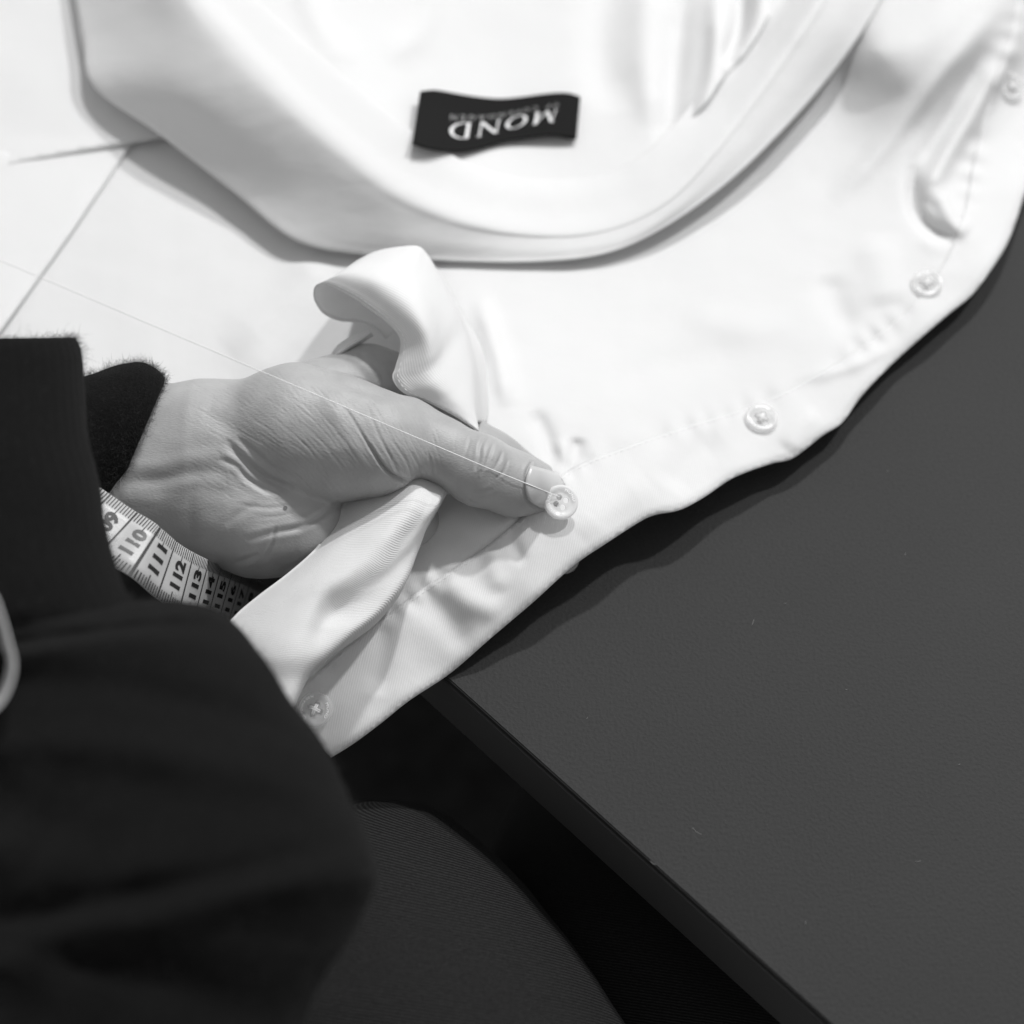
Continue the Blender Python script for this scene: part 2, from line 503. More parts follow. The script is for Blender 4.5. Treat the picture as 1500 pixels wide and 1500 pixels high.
EDGE = [(485, 1110), (520, 1088), (560, 1058), (600, 1026), (660, 986), (720, 934), (780, 883), (840, 829), (888, 796), (936, 765), (960, 754), (996, 747),
        (1032, 728), (1074, 700), (1130, 679), (1162, 671), (1205, 638), (1234, 619), (1263, 579), (1303, 537), (1341, 502), (1391, 459), (1423, 433),
        (1450, 398), (1474, 360), (1488, 325), (1500, 288), (1520, 230), (1545, 150), (1560, 40), (1565, -80)]
SEAM = [(415, 1030), (440, 1008), (500, 955), (594, 880), (660, 835), (716, 797), (775, 748), (830, 690), (920, 652), (1000, 625), (1080, 600), (1150, 572),
        (1230, 528), (1300, 478), (1350, 432), (1390, 370), (1412, 310), (1425, 240), (1440, 180), (1462, 110), (1485, 40), (1500, -80)]
HC = [(485, 1110, -4), (560, 1058, 2), (600, 1026, 2.5), (660, 986, 3), (720, 934, 9), (780, 883, 13), (840, 829, 17), (890, 796, 17), (960, 754, 16), (1032, 728, 15),
      (1074, 700, 13), (1162, 671, 10), (1234, 619, 9), (1303, 537, 9), (1391, 459, 10), (1450, 400, 10), (1488, 325, 9), (1520, 230, 9), (1560, 40, 10),
      (470, 1040, 5), (594, 880, 15), (716, 797, 20), (820, 742, 22.5), (818, 785, 21), (800, 700, 21), (900, 660, 19), (1000, 620, 15), (1115, 612, 12), (1230, 530, 11),
      (1357, 417, 11), (1400, 340, 12), (1480, 127, 14), (700, 600, 20), (750, 500, 14), (950, 500, 11), (1100, 420, 9), (850, 420, 9), (700, 420, 11),
      (600, 420, 10), (1000, 380, 7), (1150, 350, 8), (1130, 275, 6), (1180, 200, 7), (1240, 215, 10), (1300, 210, 14), (1350, 185, 18), (1400, 125, 25), (1455, 60, 30), (1250, 290, 9), (1282, 74, 32), (1346, 62, 36), (1395, 36, 38), (1445, -6, 38), (1310, 20, 31), (1345, -20, 33), (1240, 120, 13), (1262, 66, 22), (1300, -40, 28), (1200, 120, 8), (1345, 285, 12), (1450, 215, 10), (1502, 170, 9), (1280, 290, 10),
      (500, 430, 9), (400, 400, 6), (300, 450, 6), (200, 350, 6), (100, 480, 6), (300, 300, 5), (200, 220, 4), (0, 600, 6), (400, 560, 8), (300, 600, 7),
      (480, 500, 9), (560, 600, 12), (600, 760, 15), (520, 850, 13), (500, 950, 10), (-80, 300, 4), (600, 250, 4), (900, 200, 4)]
_h0 = tps(HC)
FOLDS = [([(1470, 0), (1370, 120), (1290, 220), (1215, 300)], 16, 2.2),
         ([(1500, 40), (1430, 160), (1380, 240), (1352, 300)], 15, 4.5), ([(1450, 60), (1390, 170), (1335, 260)], 12, -1.6),
         ([(1338, 235), (1340, 300), (1362, 335), (1402, 352)], 10, -4.2), ([(1370, 270), (1392, 318), (1420, 345)], 14, 3.2),
         ([(1345, 345), (1375, 362), (1405, 372)], 14, 0.8),
         ([(1215, 400), (1225, 450), (1255, 490)], 22, -2.0), ([(1280, 340), (1290, 400), (1300, 450)], 30, 1.8), ([(1160, 560), (1250, 535), (1320, 500)], 9, 1.0),
         ([(780, 600), (800, 640), (812, 690)], 13, -2.2), ([(845, 640), (842, 665), (830, 700)], 12, -2.4), ([(820, 640), (828, 670), (835, 700)], 10, 1.4),
         ([(700, 430), (730, 520), (745, 600)], 15, 3.2), ([(640, 770), (690, 800), (712, 840)], 18, -1.0), ([(725, 800), (722, 830), (735, 870)], 16, 1.2),
         ([(600, 860), (650, 905), (690, 960)], 22, -1.8), ([(640, 840), (690, 880), (740, 900)], 20, 1.8), ([(560, 900), (560, 960), (545, 1020)], 18, -1.4),
         ([(760, 760), (750, 790), (770, 830)], 10, -1.2), ([(480, 370), (420, 440), (330, 520)], 26, 2.4), ([(500, 430), (440, 490), (340, 560)], 22, 1.6), ([(850, 790), (900, 740), (950, 700)], 26, 1.2), ([(980, 720), (1010, 680), (1060, 640)], 24, -1.4),
         ([(1000, 450), (1080, 480), (1200, 470)], 26, 1.0), ([(880, 560), (1000, 530), (1100, 510)], 22, -0.8), ([(1150, 660), (1170, 630), (1200, 600)], 18, 1.3)]
SEAMC = catmull(SEAM, 160, True)
EDGEC = catmull(EDGE, 200, True)
def h_panel(x, y):
    h = _h0(x, y) + ridges(x, y, FOLDS) + 0.35 * noise2(x / 40, y / 40, 3) + 0.10 * noise2(x / 15, y / 19, 31, 2)
    d, t = seg_dist(x, y, SEAMC[::2])
    pk = np.sin(t * 260 + 3 * np.sin(t * 40)) * (0.4 + 0.6 * np.sin(t * 33) ** 2)
    h = h + 0.5 * pk * np.exp(-(d / 17) ** 2) - 0.2 * np.exp(-(d / 5) ** 2)
    de, te = seg_dist(x, y, EDGEC[::2])
    return np.maximum(h - 1.0 * np.exp(-(de / 6) ** 2) + 0.5 * np.sin(te * 90) * np.exp(-(de / 40) ** 2), np.where(y - 995 > (x - 655) * 0.9, -30, 1.2))

PANEL = [tuple(p) for p in EDGEC[4:]] + [(1350, -90), (1180, -60), (1100, 120), (950, 250), (780, 300), (600, 260), (400, 190), (180, 150), (-90, 200),
         (-90, 590), (120, 620), (300, 630), (450, 640), (560, 700), (575, 800), (500, 880), (430, 960), (430, 1040), (470, 1100)]
sheet('front_panel', PANEL, 5.5, h_panel, M_CLOTH, shirt, 0.5)
PLK = [tuple(p) for p in EDGEC] + [tuple(p) for p in SEAMC[::-1]] + [(425, 1050)]
sheet('placket', PLK, 5, h_panel, M_CLOTH, shirt, 0.5, lift=0.55, uvang=R(0))

# stitches along the placket seam (too fine to pick apart)
def stitches(name, line, hf, step, ln, lift, rad=0.075):
    P = np.asarray(line, float)
    s = np.concatenate([[0], np.cumsum(np.hypot(*np.diff(P[:, :2], axis=0).T))])
    V, F = [], []
    for d in np.arange(2, s[-1] - 4, step):
        q = [np.array([np.interp(d + k, s, P[:, 0]), np.interp(d + k, s, P[:, 1])]) for k in (0, ln / 2, ln)]
        hh = hf(np.array([p[0] for p in q]), np.array([p[1] for p in q])) + lift
        w3 = W(np.column_stack([np.array(q), hh])); w3[1, 2] += 0.00018
        t = w3[2] - w3[0]; t /= np.linalg.norm(t); sd = np.cross(t, [0, 0, 1]); b0 = len(V)
        for k, rr in enumerate((0.5, 1, 0.5)):
            for a in range(5):
                an = 2 * math.pi * a / 5
                V.append(w3[k] + rr * rad * 1e-3 * (sd * math.cos(an) + np.array([0, 0, 1]) * math.sin(an)))
        for k in range(2):
            for a in range(5):
                F.append((b0 + k * 5 + a, b0 + k * 5 + (a + 1) % 5, b0 + k * 5 + 5 + (a + 1) % 5, b0 + k * 5 + 5 + a))
    o = link(name, mesh(V, F), M_STITCH, shirt)
    o['kind'] = 'stuff'
    return o
inner = SEAMC + np.array([3.5, 4.5])
stitches('stitching', inner, h_panel, 9.5, 6.5, 0.62)

# loose cloth at the left, folded edges one over the other
hl2 = lambda x, y: 6.2 + 0.012 * (195 - x) + 0.4 * noise2(x / 50, y / 50, 8) + 0 * y
sheet('under_panel', [(-90, 200), (20, 225), (195, 200), (190, 213), (150, 272), (100, 345), (50, 415), (0, 484), (-90, 600)], 6, hl2, M_PLAIN, shirt, 1.0)
hl1 = lambda x, y: 8.4 + 0.03 * np.maximum(0, 200 - y) + 0.5 * noise2(x / 60, y / 60, 9) + 0 * x
sheet('sleeve_panel', [(-90, -90), (150, -90), (200, 60), (270, 170), (242, 199), (190, 208), (110, 221), (40, 234), (10, 242), (-90, 285)], 6, hl1, M_PLAIN, shirt, 1.0)

# collar and inside back
CO = [(100, -70), (124, 50), (140, 125), (235, 195), (345, 280), (435, 350), (540, 372), (660, 381), (790, 382), (890, 369), (975, 330), (1060, 270), (1130, 205), (1200, 128), (1257, 52), (1325, -60)]
CM = [(170, -75), (212, 30), (250, 112), (338, 186), (428, 254), (508, 310), (605, 348), (715, 364), (826, 366), (912, 350), (982, 312), (1052, 250), (1112, 186), (1174, 110), (1226, 36), (1290, -75)]
CC = [(230, -80), (290, 5), (352, 75), (428, 152), (508, 222), (584, 280), (668, 318), (758, 338), (848, 340), (922, 322), (985, 285), (1038, 228), (1088, 164), (1142, 88), (1190, 15), (1250, -85)]
CI = [(300, -85), (350, -10), (410, 50), (484, 118), (560, 186), (632, 236), (700, 270), (775, 284), (850, 284), (912, 268), (962, 238), (1004, 196), (1050, 140), (1104, 70), (1150, 2), (1205, -90)]
hO = [23, 21, 19, 16.5, 15, 13.5, 12.5, 12, 12, 12.5, 14, 16, 18, 20.5, 26, 32]
hC = [50, 49, 46, 42, 36, 29, 22, 16.5, 14.5, 15.5, 18.5, 22, 25, 30, 36, 42]
hI = [48, 47, 44, 40, 34, 27, 20.5, 16, 14.5, 15.5, 17.5, 19, 20, 23, 27, 30]
rows = []
n_ = len(CO)
cen = np.array([760, 80.0])
def shift(p, k):
    p = np.array(p, float); d = cen - p; d /= np.linalg.norm(d)
    return p + d * k
rows.append([(*shift(CO[i], 14), hO[i] - 2.5) for i in range(n_)])
rows.append([(*shift(CO[i], 3), hO[i] - 1.2) for i in range(n_)])
rows.append([(*CO[i], hO[i]) for i in range(n_)])
rows.append([(*(0.75 * np.array(CO[i]) + 0.25 * np.array(CM[i])), hO[i] + 0.25 * (hC[i] - hO[i]) * 0.62) for i in range(n_)])
rows.append([(*CM[i], hO[i] + 0.60 * (hC[i] - hO[i])) for i in range(n_)])
rows.append([(*(0.35 * np.array(CM[i]) + 0.65 * np.array(CC[i])), hO[i] + 0.93 * (hC[i] - hO[i])) for i in range(n_)])
rows.append([(*CC[i], hC[i] + 0.6) for i in range(n_)])
rows.append([(*(0.5 * np.array(CC[i]) + 0.5 * np.array(CI[i])), hC[i] * 0.55 + hI[i] * 0.45) for i in range(n_)])
rows.append([(*CI[i], hI[i]) for i in range(n_)])
rows.append([(*shift(CI[i], 22), hI[i] - 1.0) for i in range(n_)])
collar, CG = loft('collar', rows, 90, 260, M_PLAIN, shirt, 0.9, wob=0.12, seed=4, flip=True)

def stitches3(name, path, step, ln, lift, rad=0.09):
    s_ = np.concatenate([[0], np.cumsum(np.linalg.norm(np.diff(path, axis=0), axis=1))])
    at = lambda d: np.array([np.interp(d, s_, path[:, i]) for i in range(3)])
    V, F = [], []
    for d in np.arange(0.001, s_[-1] - 0.003, step * .001):
        p = [at(d), at(d + ln * .0005), at(d + ln * .001)]
        t = p[2] - p[0]; t /= np.linalg.norm(t)
        n = CAM - p[1]; n /= np.linalg.norm(n); sd = np.cross(t, n); sd /= np.linalg.norm(sd); b0 = len(V)
        for k_, rr in enumerate((0.5, 1, 0.5)):
            for a in range(5):
                an = 2 * math.pi * a / 5
                V.append(p[k_] + n * (lift * .001) + rr * rad * 1e-3 * (sd * math.cos(an) + n * math.sin(an)))
        for k_ in range(2):
            for a in range(5):
                F.append((b0 + k_ * 5 + a, b0 + k_ * 5 + (a + 1) % 5, b0 + k_ * 5 + 5 + (a + 1) % 5, b0 + k_ * 5 + 5 + a))
    o = link(name, mesh(V, F), M_STITCH, shirt); o['kind'] = 'stuff'
    return o
stitches3('collar_stitching', W(CG[27]), 2.1, 1.5, 0.5)
stitches3('collar_stitching', W(CG[76]), 2.1, 1.5, 0.5)
YC = [(CI[i][0], CI[i][1], hI[i] - 1.2) for i in range(n_)] + [(500, 20, 37), (600, 60, 26), (730, 170, 14), (650, 150, 18), (830, 170, 13.5), (730, 20, 17), (900, 100, 15),
      (1000, 60, 19), (1080, -60, 22), (800, -80, 20), (500, -90, 40), (620, -80, 30), (940, 200, 15)]
_hy = tps(YC, 1.0)
YF = [([(1010, -60), (990, 90), (985, 190), (1012, 238)], 20, -4), ([(1050, -40), (1050, 80), (1030, 180), (1016, 232)], 16, 5), ([(1120, -60), (1110, 40), (1060, 110)], 14, 4.0),
      ([(1085, -60), (1082, 40), (1060, 100)], 11, -4.0), 
      ([(900, -60), (880, 60), (900, 170)], 30, -2.5), ([(950, -60), (945, 80), (960, 190)], 24, 2.5), ([(430, -60), (470, 40), (520, 100)], 20, 1.5), ([(640, -40), (620, 40), (560, 90)], 20, 1.2)]
h_yoke = lambda x, y: _hy(x, y) + ridges(x, y, YF) + 0.3 * noise2(x / 45, y / 45, 5)
YP = [shift(p, 8) for p in CI] + [(1180, -110), (700, -110), (320, -110)]
sheet('back_yoke', YP, 6, h_yoke, M_PLAIN, shirt, 0.5, lift=0.2)

# woven label
o_ = lambda p, k=0.22667, a=560, b=100: (a + p[0] * k, b + p[1] * k)
LT = [o_(p) for p in ((245, 150), (340, 142), (480, 165), (620, 187), (760, 198), (900, 187), (1010, 172), (1130, 160), (1210, 163), (1280, 185))]
LB = [o_(p) for p in ((195, 492), (310, 525), (430, 540), (560, 536), (690, 505), (800, 474), (920, 455), (1050, 438), (1150, 441), (1255, 455))]
lift_t = [2.2, 3.4, 3.0, 2.0, 1.6, 2.0, 2.6, 3.4, 3.2, 2.2]
LH = lambda p: float(h_yoke(np.array([p[0]]), np.array([p[1]]))[0])
hb = np.mean([LH(p) for p in LT + LB])
lrow = []
for k in range(5):
    f = k / 4
    lrow.append([((1 - f) * LT[i][0] + f * LB[i][0], (1 - f) * LT[i][1] + f * LB[i][1], 0) for i in range(10)])
for r_ in lrow:
    for i in range(10):
        r_[i] = (r_[i][0], r_[i][1], LH(r_[i]) + lift_t[i] + 0.6 + 4.5 * max(0, 1 - i / 4) ** 1.5)
label, LG = loft('label', lrow, 20, 60, M_LABEL, shirt, 0.35, flip=True)
LGW = W(LG)
def on_label(s, t, up=0.00028):
    """s 0..1 along, t 0..1 across"""
    a = np.clip(t, 0, 1) * (LGW.shape[0] - 1); b = np.clip(s, 0, 1) * (LGW.shape[1] - 1)
    i = min(int(a), LGW.shape[0] - 2); j = min(int(b), LGW.shape[1] - 2)
    fa, fb = a - i, b - j
    p = (LGW[i, j] * (1 - fa) * (1 - fb) + LGW[i + 1, j] * fa * (1 - fb) + LGW[i, j + 1] * (1 - fa) * fb + LGW[i + 1, j + 1] * fa * fb)
    n = np.cross(LGW[i, j + 1] - LGW[i, j], LGW[i + 1, j] - LGW[i, j]); n /= np.linalg.norm(n)
    if n[2] < 0: n = -n
    return p + n * up

def q_(x0, y0, x1, y1, wd):
    """slanted bar with horizontal ends"""
    return [(x0 - wd / 2, y0), (x0 + wd / 2, y0), (x1 + wd / 2, y1), (x1 - wd / 2, y1)]
def ring(cx, cy, rx, ry, thx, thy, a0=0, a1=360, n=28):
    out = []
    for k in range(n):
        A = R(a0 + (a1 - a0) * k / n); B = R(a0 + (a1 - a0) * (k + 1) / n)
        out.append([(cx + rx * math.cos(A), cy + ry * math.sin(A)), (cx + rx * math.cos(B), cy + ry * math.sin(B)),
                    (cx + (rx - thx) * math.cos(B), cy + (ry - thy) * math.sin(B)), (cx + (rx - thx) * math.cos(A), cy + (ry - thy) * math.sin(A))])
    return out
def serif(x, y): return [(x - .11, y - .022), (x + .11, y - .022), (x + .11, y + .022), (x - .11, y + .022)]
GL = {'M': (1.22, [q_(.16, 0, .22, 1, .06), q_(.24, 1, .60, .04, .15), q_(.60, .04, .98, 1, .07), q_(1.02, 0, .98, 1, .15), serif(.15, .02), serif(1.04, .02), serif(.19, .98), serif(1.0, .98)]),
      'O': (1.14, ring(.57, .5, .52, .52, .16, .06)),
      'N': (1.10, [q_(.18, 0, .18, 1, .07), q_(.2, 1, .9, .02, .16), q_(.92, 0, .92, 1, .07), serif(.18, .02), serif(.16, .98), serif(.92, .98)]),
      'D': (1.05, [q_(.2, 0, .2, 1, .15)] + ring(.36, .5, .62, .5, .16, .06, -90, 90) + [[(.12, 0), (.4, 0), (.4, .05), (.12, .05)], [(.12, .95), (.4, .95), (.4, 1), (.12, 1)]])}
def letters(word, gap=0.16):
    x = 0; polys = []
    for ch in word:
        wd, ps = GL[ch]
        polys.append([[(px + x, py) for px, py in p] for p in ps]); x += wd + gap
    return polys, x - gap
polys, tw = letters('MOND')
for ch, ps in zip('MOND', polys):
    V, F = [], []
    for p in ps:
        # subdivide each quad a little so it follows the bend
        c = np.array(p)
        for a in range(3):
            b0 = len(V)
            for k in (a / 3, (a + 1) / 3):
                for e in (c[0] * (1 - k) + c[3] * k, c[1] * (1 - k) + c[2] * k):
                    X = e[0] / tw
                    s = 0.825 - X * 0.625
                    tb = 0.40 + 0.10 * X
                    V.append(on_label(s, tb + e[1] * 0.285))
            F.append((b0, b0 + 1, b0 + 3, b0 + 2))
    link('letter', mesh(V, F), M_LETTER, label, smooth=False)

v_, f_ = text_mesh('O F   C O P E N H A G E N')
v_ = v_ / np.array([v_[:, 0].max(), v_[:, 1].max()])
V = []
for x, y in v_:
    s = 0.815 - x * 0.61
    tb = 0.25 + 0.12 * x
    V.append(on_label(s, tb + y * 0.095))
link('small_lettering', mesh(V, f_), M_LETTER2, label, smooth=False)
# folded-under ends of the label
for pts in (((612, 215, 0), (630, 221, 0), (632, 216, 0), (606, 211, 0)), ((812, 199, 0), (843, 205, 0), (843, 201, 0), (812, 197, 0))):
    V = [W((p[0], p[1], LH(p) + 1.2)) for p in pts]
    o = link('label_hem', mesh(V, [(0, 1, 2, 3)]), M_LABEL, label, smooth=False); solid(o, 0.3, 0)

# cloth curling up over the fingers (upper), a tunnel with a hemmed mouth
k4 = lambda p: (420 + p[0] * 0.22667, 340 + p[1] * 0.22667)
HEM = [(640, 690, 34), (590, 640, 36), (525, 598, 38), (440, 576, 39), (340, 568, 41), (240, 522, 45), (185, 440, 49), (180, 372, 53), (205, 338, 56), (260, 338, 58), (400, 402, 60), (520, 482, 60), (640, 572, 59), (728, 668, 57), (738, 760, 54),
       (708, 870, 51), (690, 950, 49), (760, 1036, 48), (900, 1090, 47), (1080, 1180, 45), (1240, 1285, 42)]
MID = [(760, 600, 32), (720, 560, 34), (660, 510, 36), (590, 480, 38), (510, 450, 40), (430, 400, 44), (360, 345, 50), (300, 300, 55), (330, 275, 60), (410, 262, 63), (560, 300, 66), (690, 375, 66), (800, 470, 65), (880, 580, 63), (920, 690, 60),
       (930, 800, 57), (930, 890, 54), (970, 980, 52), (1050, 1055, 49), (1140, 1140, 46), (1238, 1262, 42)]
RID = [(860, 520, 30), (850, 470, 32), (800, 420, 34), (740, 380, 36), (680, 340, 38), (600, 300, 42), (520, 240, 46), (450, 200, 49), (520, 152, 50), (610, 118, 52), (730, 100, 54), (840, 100, 54), (900, 155, 52), (960, 255, 50), (1030, 390, 48),
       (1090, 520, 46), (1130, 640, 44), (1165, 760, 43), (1195, 900, 42), (1215, 1060, 41), (1232, 1230, 40)]
BAK = [(900, 480, 26), (890, 440, 26), (850, 390, 26), (790, 340, 26), (730, 310, 26), (650, 280, 26), (570, 250, 24), (500, 240, 22), (570, 190, 20), (650, 160, 18), (770, 150, 16), (890, 160, 15), (960, 230, 15), (1030, 330, 15), (1100, 460, 15),
       (1170, 580, 15), (1230, 680, 16), (1275, 790, 17), (1300, 930, 18), (1305, 1080, 20), (1290, 1230, 22)]
mk = lambda L: [(*k4(p), p[2] - 5) for p in L]
H_, M_, D_, B_ = map(np.array, (mk(HEM), mk(MID), mk(RID), mk([(p[0], p[1], p[2] + 4) for p in BAK])))
cr = [H_, H_ * .75 + M_ * .25 + np.array([0, 0, 1.0]), M_ + np.array([0, 0, 0.5]), .5 * M_ + .5 * D_ + np.array([0, 0, 1.5]), D_, D_ * .55 + B_ * .45 - np.array([0, 0, 2]), B_]
_, KG = loft('cloth_curl', cr, 70, 170, M_CLOTH, shirt, 0.4, wob=0.3, seed=6)
stitches3('hem_stitching', W(KG[7, 62:]), 1.9, 1.3, 0.35, 0.1)
tube('curl_hem', W(catmull(H_[3:], 140) + np.array([0, 0, 0.2])), 0.0003, M_PLAIN, shirt)
# turned-under strip at the mouth of the curl
sr = [[(*k4((255, 850)), 30), (*k4((300, 775)), 35), (*k4((345, 722)), 37), (*k4((440, 665)), 38), (*k4((540, 628)), 37)],
      [(*k4((275, 835)), 34), (*k4((330, 790)), 39), (*k4((385, 745)), 41), (*k4((460, 700)), 41), (*k4((545, 650)), 38)],
      [(*k4((290, 850)), 28), (*k4((350, 810)), 33), (*k4((410, 775)), 34), (*k4((480, 720)), 34), (*k4((560, 665)), 32)]]
loft('turned_hem', sr, 14, 30, M_CLOTH, shirt, 0.5)

# lower cloth flap wrapped round the fingers, below the thumb
k7 = lambda p: (320 + p[0] * 0.36, 700 + p[1] * 0.36)
FR = [[(470, 60, 34), (640, 0, 38), (790, -20, 39), (880, 0, 38), (935, 40, 37), (925, 66, 30)],
      [(455, 200, 36), (610, 110, 40), (770, 90, 45), (850, 110, 43), (893, 110, 41), (885, 140, 28)],
      [(400, 290, 37), (540, 230, 42), (690, 220, 46), (770, 232, 42), (845, 190, 39), (836, 225, 26)],
      [(290, 390, 38), (440, 340, 44), (590, 330, 46), (680, 362, 41.5), (805, 285, 36), (796, 330, 26)],
      [(165, 485, 38), (330, 440, 45), (480, 420, 47), (585, 458, 40.5), (745, 420, 37), (738, 470, 27)],
      [(75, 562, 38), (240, 540, 45), (400, 490, 47), (480, 548, 39.5), (640, 545, 38), (640, 590, 28)],
      [(35, 625, 38), (180, 640, 45), (340, 600, 47), (420, 622, 42.5), (530, 640, 39), (520, 680, 28)],
      [(60, 740, 37), (180, 740, 44), (300, 715, 46), (390, 720, 43), (440, 730, 38), (420, 750, 28)],
      [(120, 860, 34), (200, 850, 40), (270, 830, 42), (330, 825, 40), (360, 820, 34), (345, 835, 26)],
      [(150, 980, 32), (210, 970, 38), (255, 955, 40), (290, 945, 38), (305, 935, 33), (295, 948, 26)]]
fr = [[(*k7(p), p[2] - 6) for p in r] for r in FR]
flap, FG = loft('cloth_flap', fr, 110, 120, M_FLAP, shirt, 0.5, wob=0.25, seed=12, flip=True)
stitches3('hem_stitching', W(FG[22:, 7]), 1.9, 1.3, 0.4, 0.1)
tube('flap_hem', W(FG[22:, 0] + np.array([0, 0, 0.2])), 0.00055, M_PLAIN, shirt)

# buttons ------------------------------------------------------------
def button_mesh(rad, th, mat_):
    hr, hd = rad * 0.175, rad * 0.31
    pts, edges = [], []
    def circ(cx, cy, r, n):
        b = len(pts)
        for k in range(n):
            a = 2 * math.pi * k / n
            pts.append((cx + r * math.cos(a), cy + r * math.sin(a)))
        for k in range(n): edges.append((b + k, b + (k + 1) % n))
        return b
    circ(0, 0, rad, 48)
    for f in (0.93, 0.86, 0.80, 0.72, 0.62, 0.54): circ(0, 0, rad * f, 40)
    hc = [(hd * math.cos(R(45 + 90 * k)), hd * math.sin(R(45 + 90 * k))) for k in range(4)]
    for c in hc: circ(c[0], c[1], hr, 14)
    pts.append((0, 0))
    vs, es, fs, *_ = delaunay_2d_cdt([Vector(p) for p in pts], edges, [], 1, 1e-7)
    P = np.array([(v.x, v.y) for v in vs])
    fs = [f for f in fs if all(np.hypot(P[list(f)].mean(0)[0] - c[0], P[list(f)].mean(0)[1] - c[1]) > hr * 0.95 for c in hc)]
    r = np.hypot(P[:, 0], P[:, 1]) / rad
    prof = np.interp(r, [0, .54, .62, .72, .80, .86, .93, 1], [.62, .62, .70, .86, .97, 1.0, .95, .62]) * th
    bot = np.interp(r, [0, .8, .93, 1], [0, 0, .08, .35]) * th
    n = len(P)
    V = [(*P[i], prof[i]) for i in range(n)] + [(*P[i], bot[i]) for i in range(n)]
    F = [tuple(f) for f in fs] + [tuple(n + i for i in f[::-1]) for f in fs]
    from collections import Counter
    ec = Counter(); dr = {}
    for f in fs:
        for a, b in zip(f, list(f[1:]) + [f[0]]):
            ec[tuple(sorted((a, b)))] += 1; dr[tuple(sorted((a, b)))] = (a, b)
    for e, c in ec.items():
        if c == 1:
            a, b = dr[e]; F.append((b, a, n + a, n + b))
    me = mesh(V, F)
    bm = bmesh.new(); bm.from_mesh(me); bmesh.ops.recalc_face_normals(bm, faces=bm.faces[:]); bm.to_mesh(me); bm.free()
    me.materials.append(mat_)
    return me, hd, hr
BM, BHD, BHR = button_mesh(BR, 0.0017, M_BUTTON)

def arc_text(txt, rad, a_start, size, z):
    """letters run clockwise round the rim, tops outwards; returns verts, faces"""
    V, F = [], []
    a = a_start
    for ch in txt:
        if ch == ' ': a -= 0.14; continue
        v, f = text_mesh(ch, size, bold=size * 0.02)
        wd = v[:, 0].max(); b0 = len(V)
        for x, y in v:
            an = a - (x / rad); rr = rad + y
            V.append((rr * math.cos(an), rr * math.sin(an), z))
        F += [tuple(b0 + i for i in q) for q in f]
        a -= (wd + size * 0.16) / rad
    return V, F
TV, TF = arc_text('MOND', BR * 0.665, R(98), BR * 0.25, 0.00165)
TV2, TF2 = arc_text('COPENHAGEN', BR * 0.665, R(-62), BR * 0.20, 0.00165)
TXT = mesh(TV + TV2, TF + [tuple(len(TV) + i for i in q) for q in TF2])
TXT.materials.append(M_MARK)

def place_button(root, M):
    """root object (part or thing) already carries the mesh"""
    root.matrix_world = M
def cross_threads(M, name, parent):
    V, F = [], []
    for s in (1, -1):
        a = np.array([BHD * math.cos(R(45)), s * BHD * math.sin(R(45)), 0.0013]); b = -a; b[2] = 0.0013
        for off in (-0.0002, 0.0002):
            pts = [a + (b - a) * k / 6 + np.array([off, off * s * -1, 0.0007 * math.sin(math.pi * k / 6)]) for k in range(7)]
            b0 = len(V)
            for p in pts:
                for k in range(5):
                    an = 2 * math.pi * k / 5
                    d = np.cross((b - a) / np.linalg.norm(b - a), [0, 0, 1])
                    V.append(p + 0.00024 * (d * math.cos(an) + np.array([0, 0, 1]) * math.sin(an)))
            F += [tuple(b0 + i for i in q) for q in grid_faces(7, 5, True)]
    o = bpy.data.objects.new(name, mesh(V, F)); o.data.materials.append(M_STITCH)
    COL.objects.link(o); o.parent = parent
    return o
def basis(c, n, spin):
    n = np.array(n, float); n /= np.linalg.norm(n)
    x = np.cross([0, 1, 0], n); x /= np.linalg.norm(x); y = np.cross(n, x)
    Rm = np.column_stack([x, y, n]) @ np.array([[math.cos(spin), -math.sin(spin), 0], [math.sin(spin), math.cos(spin), 0], [0, 0, 1]])
    M = Matrix.Identity(4)
    for i in range(3):
        for j in range(3): M[i][j] = Rm[i][j]
        M[i][3] = c[i]
    return M
def panel_normal(x, y):
    a, b, c = W(np.array([[x, y, 0], [x + 14, y, 0], [x, y - 14, 0]]) + np.array([[0, 0, 1]]) * h_panel(np.array([x, x + 14, x]), np.array([y, y, y - 14]))[:, None])
    n = np.cross(b - a, c - a); return n / np.linalg.norm(n)
bproto = None
for i, (bx, by, sp) in enumerate(((462, 1040, -70), (1115, 614, 20), (1357, 417, 40), (1480, 128, 10))):
    n = panel_normal(bx, by) * 0.6 + np.array([0.0, -0.25, 1]) * 0.4
    c = W((bx, by, float(h_panel(np.array([bx]), np.array([by]))[0]) + 1.1))
    o = bpy.data.objects.new('button', BM); COL.objects.link(o)
    BM.polygons.foreach_set('use_smooth', [False] * len(BM.polygons))
    o.parent = shirt; o.matrix_parent_inverse = shirt.matrix_basis.inverted()
    o.matrix_basis = basis(c, n, R(sp))
    cross_threads(None, 'button_thread', o)
    t = bpy.data.objects.new('engraving', TXT); COL.objects.link(t); t.parent = o
# button seen at the underside fold by the table
o = bpy.data.objects.new('button', BM); COL.objects.link(o); o.parent = shirt; o.matrix_parent_inverse = shirt.matrix_basis.inverted()
o.matrix_basis = basis(W((824, 816, 8)), (0.3, -0.5, 0.8), 0)

